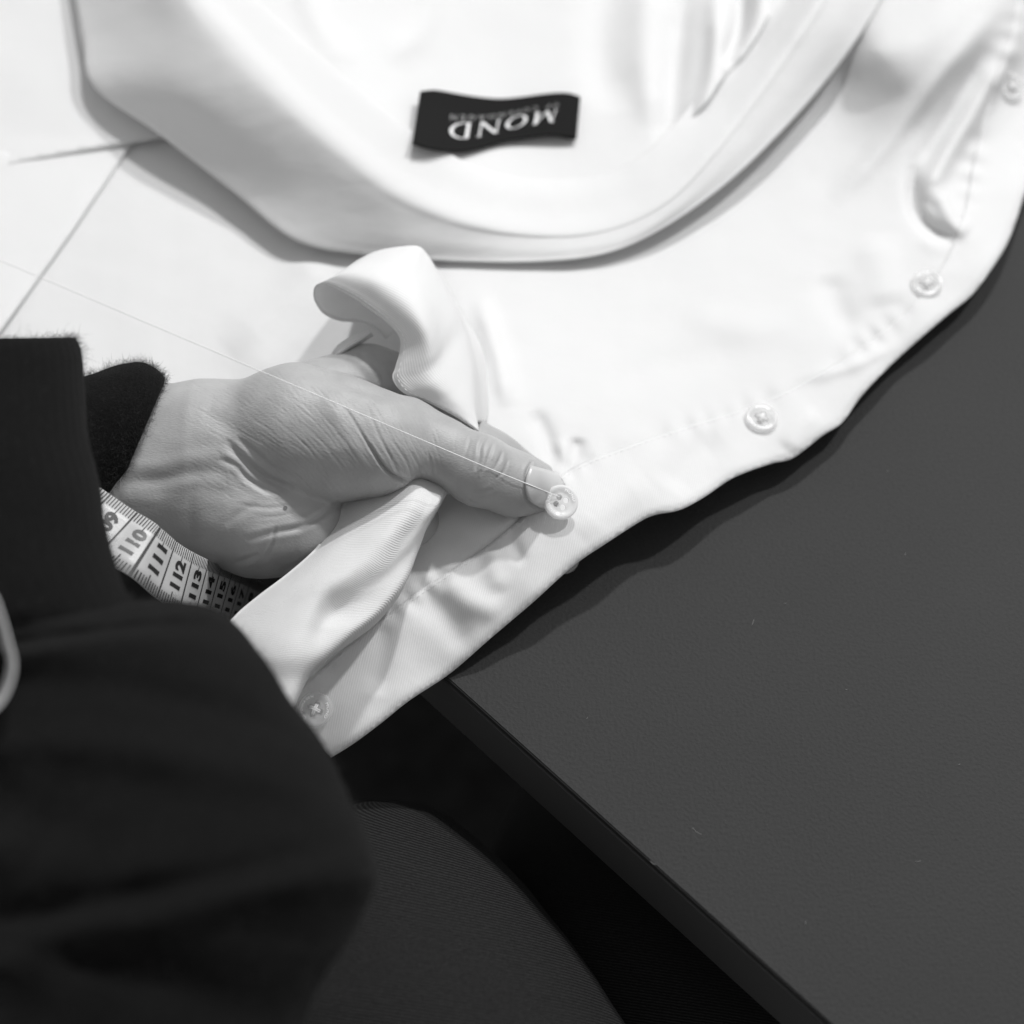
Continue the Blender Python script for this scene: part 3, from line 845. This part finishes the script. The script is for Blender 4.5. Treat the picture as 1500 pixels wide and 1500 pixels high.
# the loose button held at the thumb
BT_C = W((821, 736, 27.6))
nrm = (CAM - BT_C); nrm /= np.linalg.norm(nrm)
nrm = nrm + np.array([0.22, 0.06, 0.10]); nrm /= np.linalg.norm(nrm)
BM2 = BM.copy(); M_B2 = M_BUTTON.copy(); BM2.materials.clear(); BM2.materials.append(M_B2)
for n_i in M_B2.node_tree.nodes:
    if n_i.type == 'MIX_SHADER' and abs(n_i.inputs[0].default_value - 0.6) < .01: n_i.inputs[0].default_value = 0.2
loose = bpy.data.objects.new('shirt_button', BM2); COL.objects.link(loose)
loose.matrix_basis = basis(BT_C, nrm, R(-18))
tag(loose, 'clear four-hole button held at the tip of the thumb', 'button')
t = bpy.data.objects.new('engraving', TXT); COL.objects.link(t); t.parent = loose

# ------------------------------------------------------------------ the person
person = thing('person', 'person in a black wool sweater and dark jeans holding a shirt button', 'person', tuple(W((350, 1100, -60))))

# hand and forearm as one implicit body
def A(p): return W(p)
def AH(p): return W((p[0], p[1], p[2] - 6))
def cone(P, a, ra, b, rb):
    a = a.astype(np.float32); b = b.astype(np.float32)
    d = b - a
    t = np.clip(((P - a) @ d) / (d @ d), 0, 1)
    return np.linalg.norm(P - a - t[..., None] * d, axis=-1) - (ra + (rb - ra) * t)
def smin(a, b, k):
    h = np.maximum(k - np.abs(a - b), 0) / k
    return np.minimum(a, b) - h * h * k * 0.25
def chain(P, pts, k):
    out = None
    for i in range(len(pts) - 1):
        d = cone(P, AH(pts[i][:3]), pts[i][3] * .001, AH(pts[i + 1][:3]), pts[i + 1][3] * .001)
        out = d if out is None else smin(out, d, k * .001)
    return out
THUMB = [(235, 652, 44, 12), (330, 641, 47, 15.6), (430, 632, 50, 20.6), (500, 643, 50, 19.2), (550, 648, 49.5, 16), (594, 641, 44.5, 12), (642, 657, 43.5, 9.6), (702, 689, 42.5, 10.6), (752, 709, 37, 9.7), (796, 721, 27.5, 7.4)]
WR1 = [(-60, 660, 44, 17), (120, 662, 44, 15.5), (230, 657, 43, 14), (330, 655, 40, 14.5)]
WR2 = [(-60, 740, 40, 17), (120, 735, 40, 16), (215, 728, 39, 15.5), (300, 738, 36, 17), (380, 757, 33, 18.4), (436, 772, 30, 15.5)]
PALM = [(300, 690, 34, 15), (400, 690, 28, 16), (480, 690, 24, 15)]
INDEX = [(400, 612, 34, 14), (475, 586, 34, 12.5), (540, 563, 34, 12), (604, 574, 32, 10), (656, 630, 28, 9.2), (720, 674, 24, 8.4), (790, 712, 21, 7.6)]
MIDF = [(470, 650, 24, 14), (560, 660, 22, 10), (640, 690, 20, 9), (720, 730, 16, 8.2)]
RING = [(470, 700, 22, 14), (540, 740, 22, 10), (600, 770, 20, 9), (560, 830, 14, 8.2)]
PINK = [(450, 750, 24, 14), (490, 790, 22, 9.5), (530, 830, 20, 8.2), (490, 860, 16, 7.2)]
def hand_sdf(P):
    th = chain(P, THUMB, 4)
    wr = smin(chain(P, WR1, 5), chain(P, WR2, 5), .018)
    pm = smin(wr, chain(P, PALM, 6), .012)
    ix = chain(P, INDEX, 6)
    d = smin(pm, ix, .008)
    for F in (MIDF, RING, PINK): d = smin(d, chain(P, F, 5), .003)
    # thumb ball melts into the wrist but folds over the palm
    pj = P[..., 0]
    x_w, x_p = float(A((285, 660, 42))[0]), float(A((410, 700, 42))[0])
    f = np.clip((pj - x_w) / (x_p - x_w), 0, 1)
    k = (.022 * (1 - f) + .0022 * f)
    return smin(d, th, k)

def surface_nets(f, org, h):
    nx, ny, nz = f.shape
    s = f < 0
    cnt = np.zeros((nx - 1, ny - 1, nz - 1), np.float32)
    acc = np.zeros((nx - 1, ny - 1, nz - 1, 3), np.float32)
    c = [(i, j, k) for i in (0, 1) for j in (0, 1) for k in (0, 1)]
    sl = lambda o: (slice(o[0], nx - 1 + o[0]), slice(o[1], ny - 1 + o[1]), slice(o[2], nz - 1 + o[2]))
    for a in c:
        for ax in range(3):
            if a[ax] == 1: continue
            b = list(a); b[ax] = 1; b = tuple(b)
            fa, fb = f[sl(a)], f[sl(b)]
            m = s[sl(a)] != s[sl(b)]
            t = np.where(m, fa / np.where(m, fa - fb, 1), 0)
            for q in range(3):
                acc[..., q] += m * (a[q] + (t if q == ax else 0))
            cnt += m
    act = cnt > 0
    idx = np.full(act.shape, -1, np.int64)
    idx[act] = np.arange(act.sum())
    ijk = np.argwhere(act)
    V = (ijk + acc[act] / cnt[act][:, None]) * h + org
    F = []
    for ax in range(3):
        o = [0, 0, 0]; o[ax] = 1
        lo = [slice(0, nx - (1 if i == ax else 0)) if i == 0 else slice(0, (ny, nz)[i - 1] - (1 if i == ax else 0)) for i in range(3)]
        hi = [slice(o[0], nx), slice(o[1], ny), slice(o[2], nz)]
        sa, sb = s[tuple(lo)], s[tuple(hi)]
        e = np.argwhere(sa != sb)
        u, v = [(1, 2), (2, 0), (0, 1)][ax]
        ok = (e[:, u] > 0) & (e[:, v] > 0) & (e[:, u] < f.shape[u] - 1) & (e[:, v] < f.shape[v] - 1)
        e = e[ok]
        fl_ = sa[tuple(e.T)]
        def at(du, dv):
            q = e.copy(); q[:, u] -= du; q[:, v] -= dv
            return idx[tuple(q.T)]
        Q = np.stack([at(1, 1), at(0, 1), at(0, 0), at(1, 0)], 1)
        Q[~fl_] = Q[~fl_][:, ::-1]
        F.append(Q)
    return V, np.vstack(F)

allp = np.array([AH(p[:3]) for L in (THUMB, WR1, WR2, PALM, INDEX, MIDF, RING, PINK) for p in L])
VX_ = 0.0008
lo = allp.min(0) - 0.026; hi = allp.max(0) + 0.026
dims = ((hi - lo) / VX_).astype(int) + 1
ax_ = [(lo[i] + np.arange(dims[i]) * VX_).astype(np.float32) for i in range(3)]
BK = 8
dims = ((dims + BK) // BK) * BK
ax_ = [(lo[i] + np.arange(dims[i]) * VX_).astype(np.float32) for i in range(3)]
vol = np.empty(dims, np.float32)
nb = dims // BK
bc = np.stack(np.meshgrid(*[lo[i] + (np.arange(nb[i]) * BK + (BK - 1) / 2) * VX_ for i in range(3)], indexing='ij'), -1).astype(np.float32)
bd = hand_sdf(bc)
vol.reshape(nb[0], BK, nb[1], BK, nb[2], BK)[:] = bd[:, None, :, None, :, None]
ab = np.argwhere(np.abs(bd) < BK * VX_ * 1.25)
loc_ = np.stack(np.meshgrid(*[np.arange(BK)] * 3, indexing='ij'), -1).reshape(-1, 3)
for k0 in range(0, len(ab), 600):
    ijk_ = (ab[k0:k0 + 600, None] * BK + loc_[None]).reshape(-1, 3)
    vol[tuple(ijk_.T)] = hand_sdf((lo + ijk_ * VX_).astype(np.float32))
HV, HF = surface_nets(vol, lo, VX_)
# one level of refinement, then creases pressed into the skin
hm = bpy.data.meshes.new('hand'); hm.from_pydata(HV.tolist(), [], HF.tolist()); hm.update()
tmp = bpy.data.objects.new('tmp', hm); COL.objects.link(tmp)
sm = tmp.modifiers.new('s', 'SMOOTH'); sm.factor = 0.5; sm.iterations = 3
ss = tmp.modifiers.new('ss', 'SUBSURF'); ss.levels = 1; ss.render_levels = 1
dg = bpy.context.evaluated_depsgraph_get()
hm2 = bpy.data.meshes.new_from_object(tmp.evaluated_get(dg))
bpy.data.objects.remove(tmp)
nv = len(hm2.vertices)
co = np.empty(nv * 3); hm2.vertices.foreach_get('co', co); co = co.reshape(-1, 3)
no = np.empty(nv * 3); hm2.vertices.foreach_get('normal', no); no = no.reshape(-1, 3)
px = PROJ(co)
view = CAM - co; view /= np.linalg.norm(view, axis=1)[:, None]
face = np.clip((no * view).sum(1) * 3, 0, 1)
disp = np.zeros(nv)
def crease(line, depth, width, bulge=0.35, n=20, taper=True):
    """depth and width in mm, pressed along the skin normal"""
    global disp
    L = catmull(line, n) if len(line) > 2 else np.asarray(line, float)
    wpx = width * 4.6
    m = (px[:, 0] > L[:, 0].min() - 6 * wpx) & (px[:, 0] < L[:, 0].max() + 6 * wpx) & (px[:, 1] > L[:, 1].min() - 6 * wpx) & (px[:, 1] < L[:, 1].max() + 6 * wpx)
    ii = np.where(m)[0]
    if not len(ii): return
    d, t = seg_dist(px[ii, 0], px[ii, 1], L)
    e = np.sqrt(np.clip(np.sin(np.pi * t), 0, 1)) if taper else 1.0
    disp[ii] += 0.8 * e * (-depth * np.exp(-(d / wpx) ** 2) + bulge * depth * np.exp(-((d - 2.2 * wpx) / (1.2 * wpx)) ** 2)) * face[ii]
# folds at the root of the thumb
crease([(505, 596), (528, 632), (550, 668), (569, 692), (588, 702), (600, 704)], 0.8, 0.42, 0.2)
crease([(540, 650), (556, 676), (572, 694), (590, 704), (604, 706)], 1.0, 0.6, 0.2)
crease([(474, 580), (494, 610), (514, 644), (534, 676), (556, 700)], -0.6, 2.6, 0.0)
crease([(700, 642), (706, 660), (704, 690), (696, 715)], -0.5, 2.2, 0.0)
crease([(540, 600), (556, 640), (574, 672), (586, 700)], 0.3, 0.45)
crease([(570, 640), (588, 664), (598, 682), (603, 698)], 0.22, 0.4)
crease([(600, 660), (612, 680), (618, 698)], 0.2, 0.4)
crease([(628, 664), (632, 684), (630, 702)], 0.3, 0.4)
crease([(455, 590), (490, 628), (520, 668), (545, 708)], 0.16, 0.35)
crease([(430, 610), (470, 645), (500, 682), (515, 714)], 0.14, 0.35)
crease([(400, 610), (440, 645), (470, 680), (485, 712)], 0.1, 0.35)
crease([(436, 542), (480, 552), (520, 566), (552, 577), (580, 580)], 1.1, 1.3, 0.25)
# knuckle folds of the thumb
crease([(712, 637), (704, 655), (702, 672), (696, 690)], 0.65, 0.6)
crease([(724, 645), (718, 662), (712, 680), (704, 696)], 0.4, 0.5)
crease([(736, 660), (732, 672), (724, 688)], 0.35, 0.5)
crease([(744, 672), (738, 690), (726, 702)], 0.3, 0.45)
crease([(690, 640), (684, 660), (676, 680)], 0.2, 0.5)
crease([(690, 722), (705, 722), (722, 716)], 0.3, 0.6)
crease([(684, 728), (690, 736), (700, 738)], 0.4, 0.5)
# wrist and palm
crease([(330, 645), (350, 668), (375, 690), (400, 706), (430, 716)], 1.1, 1.2)
crease([(345, 640), (372, 662), (400, 684), (440, 702)], 0.6, 0.9)
crease([(320, 672), (345, 682), (362, 700), (385, 715), (410, 722)], 0.8, 0.9)
crease([(175, 706), (230, 704), (280, 694), (330, 690)], 0.9, 2.2, 0.8)
crease([(190, 728), (250, 722), (300, 716), (340, 722)], 0.5, 2.0)
crease([(498, 735), (470, 756), (440, 772), (400, 780), (360, 792)], 0.9, 0.9)
crease([(404, 770), (400, 790), (392, 808), (382, 826)], 0.45, 0.6)
crease([(380, 812), (360, 820), (340, 826)], 0.6, 0.8)
crease([(378, 738), (350, 752), (330, 770)], 0.35, 1.2)
crease([(300, 700), (282, 720), (276, 750), (280, 780)], 0.5, 2.2)
crease([(430, 738), (400, 744), (370, 742), (345, 738)], 0.2, 0.6)
crease([(440, 748), (410, 756), (380, 758)], 0.15, 0.5)
crease([(410, 838), (440, 826), (462, 812)], 0.5, 0.8)
crease([(525, 520), (556, 545), (562, 575)], 0.4, 1.2)
crease([(300, 602), (330, 622), (352, 640)], 0.4, 2.5)
# fine skin lines following the fold of the thumb ball
r2 = np.random.default_rng(5)
for q in range(460):
    x, y = r2.uniform(300, 640), r2.uniform(548, 730)
    top = np.interp(x, [250, 300, 350, 400, 440, 480, 560, 640], [580, 560, 548, 545, 548, 560, 585, 612])
    if y < top: continue
    ln = r2.uniform(30, 120)
    pts = []
    for s in np.linspace(-.5, .5, 7):
        a = np.interp(x, [300, 400, 470, 560, 640], [28, 36, 46, 58, 72]) + r2.normal(0, 4)
        pts.append((x + s * ln * math.cos(R(a)) + r2.normal(0, 0.8), y + s * ln * math.sin(R(a)) + r2.normal(0, 0.8)))
    crease(pts, r2.uniform(0.015, 0.065), r2.uniform(0.20, 0.30), 0.4, 10)
for q in range(90):       # finer nets over wrist and thumb
    x, y = r2.uniform(190, 760), r2.uniform(560, 790)
    a = r2.choice([80, -35, 20]) + r2.normal(0, 12); ln = r2.uniform(12, 40)
    pts = [(x + s * ln * math.cos(R(a)), y + s * ln * math.sin(R(a)) + r2.normal(0, .6)) for s in (-.5, -.2, .2, .5)]
    crease(pts, r2.uniform(0.02, 0.06), 0.26, 0.3, 6)
# nail bed groove
NAILB = [(778, 678), (772, 690), (769, 706), (768, 722), (775, 736), (790, 745)]
crease(NAILB, 0.5, 0.45, 0.3, taper=False)
disp += 0.10 * noise2(co[:, 0] * 330, co[:, 1] * 330 + co[:, 2] * 210, 21, 3)
co2 = co + no * (disp * 0.001)[:, None]
hm2.vertices.foreach_set('co', co2.ravel()); hm2.update()
hm2.materials.clear()
hand = link('hand', hm2, M_SKIN, person)
hand['label'] = 'left hand and wrist with the thumb pressing a button'

def hit(pxy, off=0.0):
    """march along the pixel's ray to the hand surface"""
    q = np.asarray(pxy, float)
    ray = VD + VX * ((q[:, 0:1] - 750) / FPX) + VU * ((750 - q[:, 1:2]) / FPX)
    ray /= np.linalg.norm(ray, axis=1)[:, None]
    t = np.full(len(q), 0.50)
    for _ in range(60):
        d = hand_sdf((CAM + ray * t[:, None]).astype(np.float32))
        t += np.clip(d, -.002, .02)
    return CAM + ray * (t - off)[:, None]
# thumb nail
na, nb_ = [(777, 682), (771, 700), (770, 718), (776, 733), (790, 743)], [(822, 694), (827, 706), (825, 722), (817, 738), (804, 747)]
na, nb_ = catmull(na, 14), catmull(nb_, 14)
gn = np.stack([na * (1 - f) + nb_ * f for f in np.linspace(0, 1, 12)], 0)
off = np.zeros((12, 14))
hp = hit(gn.reshape(-1, 2), 0.0007).reshape(12, 14, 3)
me = mesh(hp.reshape(-1, 3), grid_faces(12, 14))
nail = link('nail', me, M_NAIL, person); solid(nail, 0.5, 0)
mp_ = hit(np.array([(418 + 3.2 * math.cos(a), 744 + 3.2 * math.sin(a)) for a in np.linspace(0, 6.28, 9)[:-1]]), 0.0003)
mole = link('mole', mesh(mp_, [tuple(range(8))]), M_MOLE, person, smooth=False)

# sleeves ------------------------------------------------------------
def sleeve(name, secs, mat, parent, nu, nv=96, wob=1.0, seed=1, bow=None, ribs=0, folds=()):
    """secs: (Lx,Ly,Rx,Ry,h,depth mm)"""
    s = catmull(np.array(secs, float), nu)
    L = W(np.column_stack([s[:, 0], s[:, 1], s[:, 4]])); Rr = W(np.column_stack([s[:, 2], s[:, 3], s[:, 4]]))
    c = (L + Rr) / 2; a = (Rr - L) / 2
    T = np.gradient(c, axis=0)
    n = CAM - c
    n -= a * ((n * a).sum(1) / (a * a).sum(1))[:, None]
    n /= np.linalg.norm(n, axis=1)[:, None]
    an = np.linspace(0, 2 * np.pi, nv, endpoint=False)
    Vg = c[:, None] + a[:, None] * np.cos(an)[None, :, None] + n[:, None] * (s[:, 5] * .001)[:, None, None] * np.sin(an)[None, :, None]
    u = np.linspace(0, 1, nu)[:, None]
    nr = a[:, None] * np.cos(an)[None, :, None] + n[:, None] * np.linalg.norm(a, axis=1)[:, None, None] * np.sin(an)[None, :, None]
    nr /= np.linalg.norm(nr, axis=2)[..., None]
    q = wob * noise2(u * nu * 0.16 + 0 * an, 3.2 * np.cos(an)[None] + 2.1 * np.sin(an)[None] + 0 * u, seed, 3)
    for (u0, sl, ph, w_, am) in folds:
        q = q + 0.7 * np.clip(np.sin(an), 0, 1)[None] ** 1.5 * am * np.exp(-((u - u0 - sl * np.cos(an + ph)[None]) / w_) ** 2)
    if ribs: q = q + 0.2 * np.sin(an * ribs)[None]
    Vg = Vg + nr * (q * .001)[..., None]
    if bow is not None: Vg[-1 if bow[2] else 0] += 0
    me = mesh(Vg.reshape(-1, 3), grid_faces(nu, nv, True))
    U = np.concatenate([[0], np.cumsum(np.linalg.norm(np.diff(c, axis=0), axis=1))])
    uv = np.stack(np.broadcast_arrays(U[:, None] * 1000, an[None] * np.linalg.norm(a, axis=1).mean() * 1000), -1).reshape(-1, 2)
    set_uv(me, uv)
    bm = bmesh.new(); bm.from_mesh(me); bmesh.ops.recalc_face_normals(bm, faces=bm.faces[:]); bm.to_mesh(me); bm.free()
    o = link(name, me, mat, parent)
    return o, Vg, nr

def fuzz(name, parent, P, Nn, count, ln, wd, seed):
    r = np.random.default_rng(seed)
    P = P.reshape(-1, 3); Nn = Nn.reshape(-1, 3)
    ii = r.integers(0, len(P), count)
    V, F = [], []
    for i in ii:
        p = P[i] + r.normal(0, 0.0006, 3); d = Nn[i] + r.normal(0, 0.75, 3); d /= np.linalg.norm(d)
        l = ln * r.uniform(0.3, 1.0) * 0.001
        sd = np.cross(d, CAM - p); sd /= np.linalg.norm(sd); b = r.normal(0, 0.35, 3)
        b0 = len(V)
        for k in range(4):
            f = k / 3
            c = p + d * l * f + b * l * f * f
            w_ = wd * 0.001 * (1 - 0.7 * f)
            V += [c - sd * w_, c + sd * w_]
        for k in range(3): F.append((b0 + 2 * k, b0 + 2 * k + 1, b0 + 2 * k + 3, b0 + 2 * k + 2))
    o = link(name, mesh(V, F), M_FUZZ, parent); o['kind'] = 'stuff'
    return o

# sleeve of the arm that pulls the thread (near the camera)
ARM = [(-70, 935, 200, 880, 105, 34), (-66, 958, 262, 882, 106, 37), (-62, 990, 328, 908, 107, 40), (-60, 1060, 412, 1002, 108, 44), (-60, 1130, 484, 1098, 108, 46), (-60, 1210, 524, 1195, 106, 48), (-60, 1280, 531, 1275, 104, 48), (-60, 1350, 518, 1350, 102, 48), (-60, 1430, 486, 1430, 100, 46), (-60, 1540, 440, 1540, 98, 46), (-60, 1660, 420, 1660, 96, 46)]
arm, Vg, nr = sleeve('sweater_sleeve', ARM, M_WOOL, person, 110, 110, 3.2, 3, folds=((.16, .07, .4, .022, -4), (.22, .06, .6, .03, 3), (.36, .12, 1.0, .03, -3.5), (.45, .1, .8, .04, 4), (.60, -.1, .5, .03, -4), (.68, -.12, .3, .04, 4), (.80, .08, .2, .03, -3.5)))
arm['label'] = 'black sweater sleeve nearest the camera, bent at the elbow'
fuzz('wool_fuzz', arm, Vg[:, :], nr, 14000, 2.8, 0.04, 4)
CUF = [(-80, 522, 84, 516, 108, 20), (-82, 502, 98, 495, 109, 25), (-84, 498, 108, 502, 110, 28), (-84, 540, 117, 540, 110, 29), (-84, 640, 120, 640, 110, 30), (-84, 720, 141, 715, 109, 31), (-80, 800, 156, 795, 108, 32), (-76, 870, 178, 855, 107, 33), (-72, 915, 196, 888, 105.5, 33), (-70, 940, 190, 900, 103, 30)]
cuf, Vc, nc = sleeve('cuff', CUF, M_WOOL, arm, 90, 120, 0.6, 8, ribs=38)
fuzz('wool_fuzz', cuf, Vc, nc, 7000, 2.8, 0.04, 14)

# cuff of the sleeve that holds the button
CU2 = [(40, 598, 20, 800, 38, 27), (100, 584, 90, 790, 38, 27), (140, 572, 125, 774, 38, 27), (176, 560, 152, 764, 38, 27), (198, 557, 158, 756, 38, 26.5), (217, 562, 162, 748, 38, 26), (231, 574, 164, 743, 38, 25.5), (230, 583, 163, 738, 38, 24), (210, 590, 158, 730, 38, 21)]
cu2, Vd, nd = sleeve('sweater_sleeve', CU2, M_WOOL, person, 60, 110, 0.7, 9, ribs=0)
cu2['label'] = 'fuzzy black sweater cuff round the wrist of the hand'
fuzz('wool_fuzz', cu2, Vd[10:], nd[10:], 18000, 2.3, 0.03, 5)

# legs in denim below the table
LEG1 = [(545, 1172, 575, 1172, -62, 8), (500, 1176, 620, 1178, -60, 30), (430, 1195, 672, 1208, -58, 50), (380, 1250, 748, 1275, -56, 64), (330, 1340, 815, 1355, -54, 72), (290, 1430, 876, 1440, -52, 76), (260, 1520, 935, 1530, -52, 78), (240, 1660, 1010, 1660, -52, 78)]
lg1, *_ = sleeve('trouser_leg', LEG1, M_DENIM, person, 80, 140, 0.8, 13)
lg1['label'] = 'dark denim trouser knee nearest the camera'
LEG2 = [(800, 1120, 850, 1120, -150, 20), (760, 1160, 950, 1160, -145, 50), (720, 1240, 1060, 1240, -140, 70), (720, 1340, 1130, 1340, -136, 78), (730, 1460, 1190, 1460, -134, 80), (760, 1620, 1260, 1620, -134, 80)]
lg2, *_ = sleeve('trouser_leg', LEG2, M_DENIM, person, 70, 130, 0.8, 17)
lg2['label'] = 'dark denim trouser knee in the shade under the table edge'

# ------------------------------------------------------------------ measuring tape
tape = thing('measuring_tape', 'pale measuring tape with black numbers hanging beside the wrist', 'tape', tuple(W((250, 850, 30))))
TW = 19.0
# centre line through the cm marks: image points, depth solved so that marks lie 10 mm apart
cm_px = [(46, 700), (90, 728), (132, 756), (172, 783), (212, 808), (243, 834), (272, 853), (294, 864), (312, 871), (328, 877), (342, 882), (355, 887), (367, 892), (379, 898), (391, 905)]
pts3 = [A((*cm_px[3], 54))]
def next_pt(p, q):
    lo_, hi_ = -14.0, 0.0
    h0 = p[2] * 1000
    best = None
    for dh in np.linspace(0, -10.0, 400):
        c = A((*q, h0 + dh))
        e = abs(np.linalg.norm(c - p) - 0.010)
        if best is None or e < best[0]: best = (e, c)
    return best[1]
for q in cm_px[4:]: pts3.append(next_pt(pts3[-1], q))
pre = [A((*cm_px[0], 58)), A((*cm_px[1], 57.5)), A((*cm_px[2], 56))]
TC = np.array(pre + pts3)
NT = 260
TCf = catmull(TC, NT)
wdir0 = A((140, 842, 62)) - A((187, 755, 62)); wdir0 /= np.linalg.norm(wdir0)
TSG = 1.0 if np.cross(TC[4] - TC[3], wdir0) @ (CAM - TC[3]) > 0 else -1.0
def tape_pt(s, t, up=0.0):
    """s in cm index (0 = first control), t in mm across (-TW/2 .. TW/2)"""
    x = np.clip(s / (len(TC) - 1), 0, 1) * (NT - 1)
    i = min(int(x), NT - 2); f = x - i
    p = TCf[i] * (1 - f) + TCf[i + 1] * f
    T = TCf[min(i + 2, NT - 1)] - TCf[max(i - 1, 0)]; T /= np.linalg.norm(T)
    wv = wdir0 - T * (wdir0 @ T); wv /= np.linalg.norm(wv)
    n = np.cross(T, wv) * TSG
    return p + wv * t * 0.001 + n * up
V = []
for s in np.linspace(0, len(TC) - 1, 150):
    for t in (-TW / 2, -TW / 4, 0, TW / 4, TW / 2): V.append(tape_pt(s, t))
me = mesh(V, grid_faces(150, 5))
solid(link('tape_band', me, M_TAPE, tape), 0.35, 0)
def tape_quads(name, qs, mat):
    V, F = [], []
    for (s0, s1, t0, t1) in qs:
        k = max(1, int(abs(t1 - t0) / 4))
        for a in range(k):
            ta, tb = t0 + (t1 - t0) * a / k, t0 + (t1 - t0) * (a + 1) / k
            b0 = len(V)
            V += [tape_pt(s0, ta, .0003), tape_pt(s1, ta, .0003), tape_pt(s1, tb, .0003), tape_pt(s0, tb, .0003)]
            F.append((b0, b0 + 1, b0 + 2, b0 + 3))
    return link(name, mesh(V, F), mat, tape, smooth=False)
H2 = TW / 2
qs = []
for i in range(0, 14):
    for k in range(10):
        s = i + k / 10
        if k == 0:
            wd = 0.05 if i == 4 else 0.028
            qs.append((s - wd, s + wd, -H2 + .1, H2 - .1))
        else:
            l = 4.6 if k == 5 else 3.2
            qs.append((s - .018, s + .018, -H2 + .1, -H2 + l))
            qs.append((s - .018, s + .018, H2 - l, H2 - .1))
o = tape_quads('tick_marks', qs, M_INK); o['kind'] = 'stuff'
for i in range(1, 14):
    n = 106 + i
    v, f = text_mesh(str(n), 1.0, bold=0.048)
    v = v / np.array([v[:, 0].max(), v[:, 1].max()])
    hgt, wid = 4.4, 8.8
    V = []
    for x, y in v:
        # digits read across the band: text runs from the lower edge to the upper edge, tops toward the smaller number
        V.append(tape_pt(i - 0.26 - y * hgt / 10 + 0.0, (0.5 - x) * wid - 0.8, .0003))
    link('number', mesh(V, f), M_INK2 if n == 110 else M_INK, tape, smooth=False)
# the far loop of the same tape, at the left border
lp = [[(-46, 850, 152), (-10, 868, 152), (4, 900, 152), (15, 940, 152), (22, 975, 152), (14, 1010, 151), (-6, 1040, 150), (-46, 1065, 148)],
      [(-60, 850, 140), (-24, 872, 138), (-8, 905, 136), (2, 940, 134), (6, 975, 132), (0, 1005, 132), (-20, 1030, 132), (-60, 1050, 132)]]
loft('tape_loop', lp, 6, 50, M_TAPE, tape, 0.35)

# ------------------------------------------------------------------ sewing thread
hole = loose.matrix_basis @ Vector((-BHD * 0.7, BHD * 0.7, 0.0015))
t0 = A((-40, 364, 128))
t1 = np.array(hole)
kn = hit(np.array([(716, 686)]), 0.0008)[0]
pts = np.array([t0 + (kn - t0) * f for f in np.linspace(0, 1, 60)] + [kn + (t1 - kn) * f for f in np.linspace(0, 1, 24)[1:]])
pj_ = PROJ(pts)
m_ = (pj_[:, 0] > 300) & (pj_[:, 0] < 800)
sf = hit(pj_[m_], 0.0004)
sf += (CAM - sf) * np.interp(pj_[m_][:, 0], [720, 745, 790], [0, 0.0011, 0.0011])[:, None]
dep = lambda q: (q - CAM) @ VD
pts[m_] = np.where((dep(pts[m_]) > dep(sf))[:, None], sf, pts[m_])
th_ = tube('sewing_thread', pts, 0.00014, M_STITCH, None, 6)
tag(th_, 'thin white sewing thread stretched from the button to the left', 'thread')
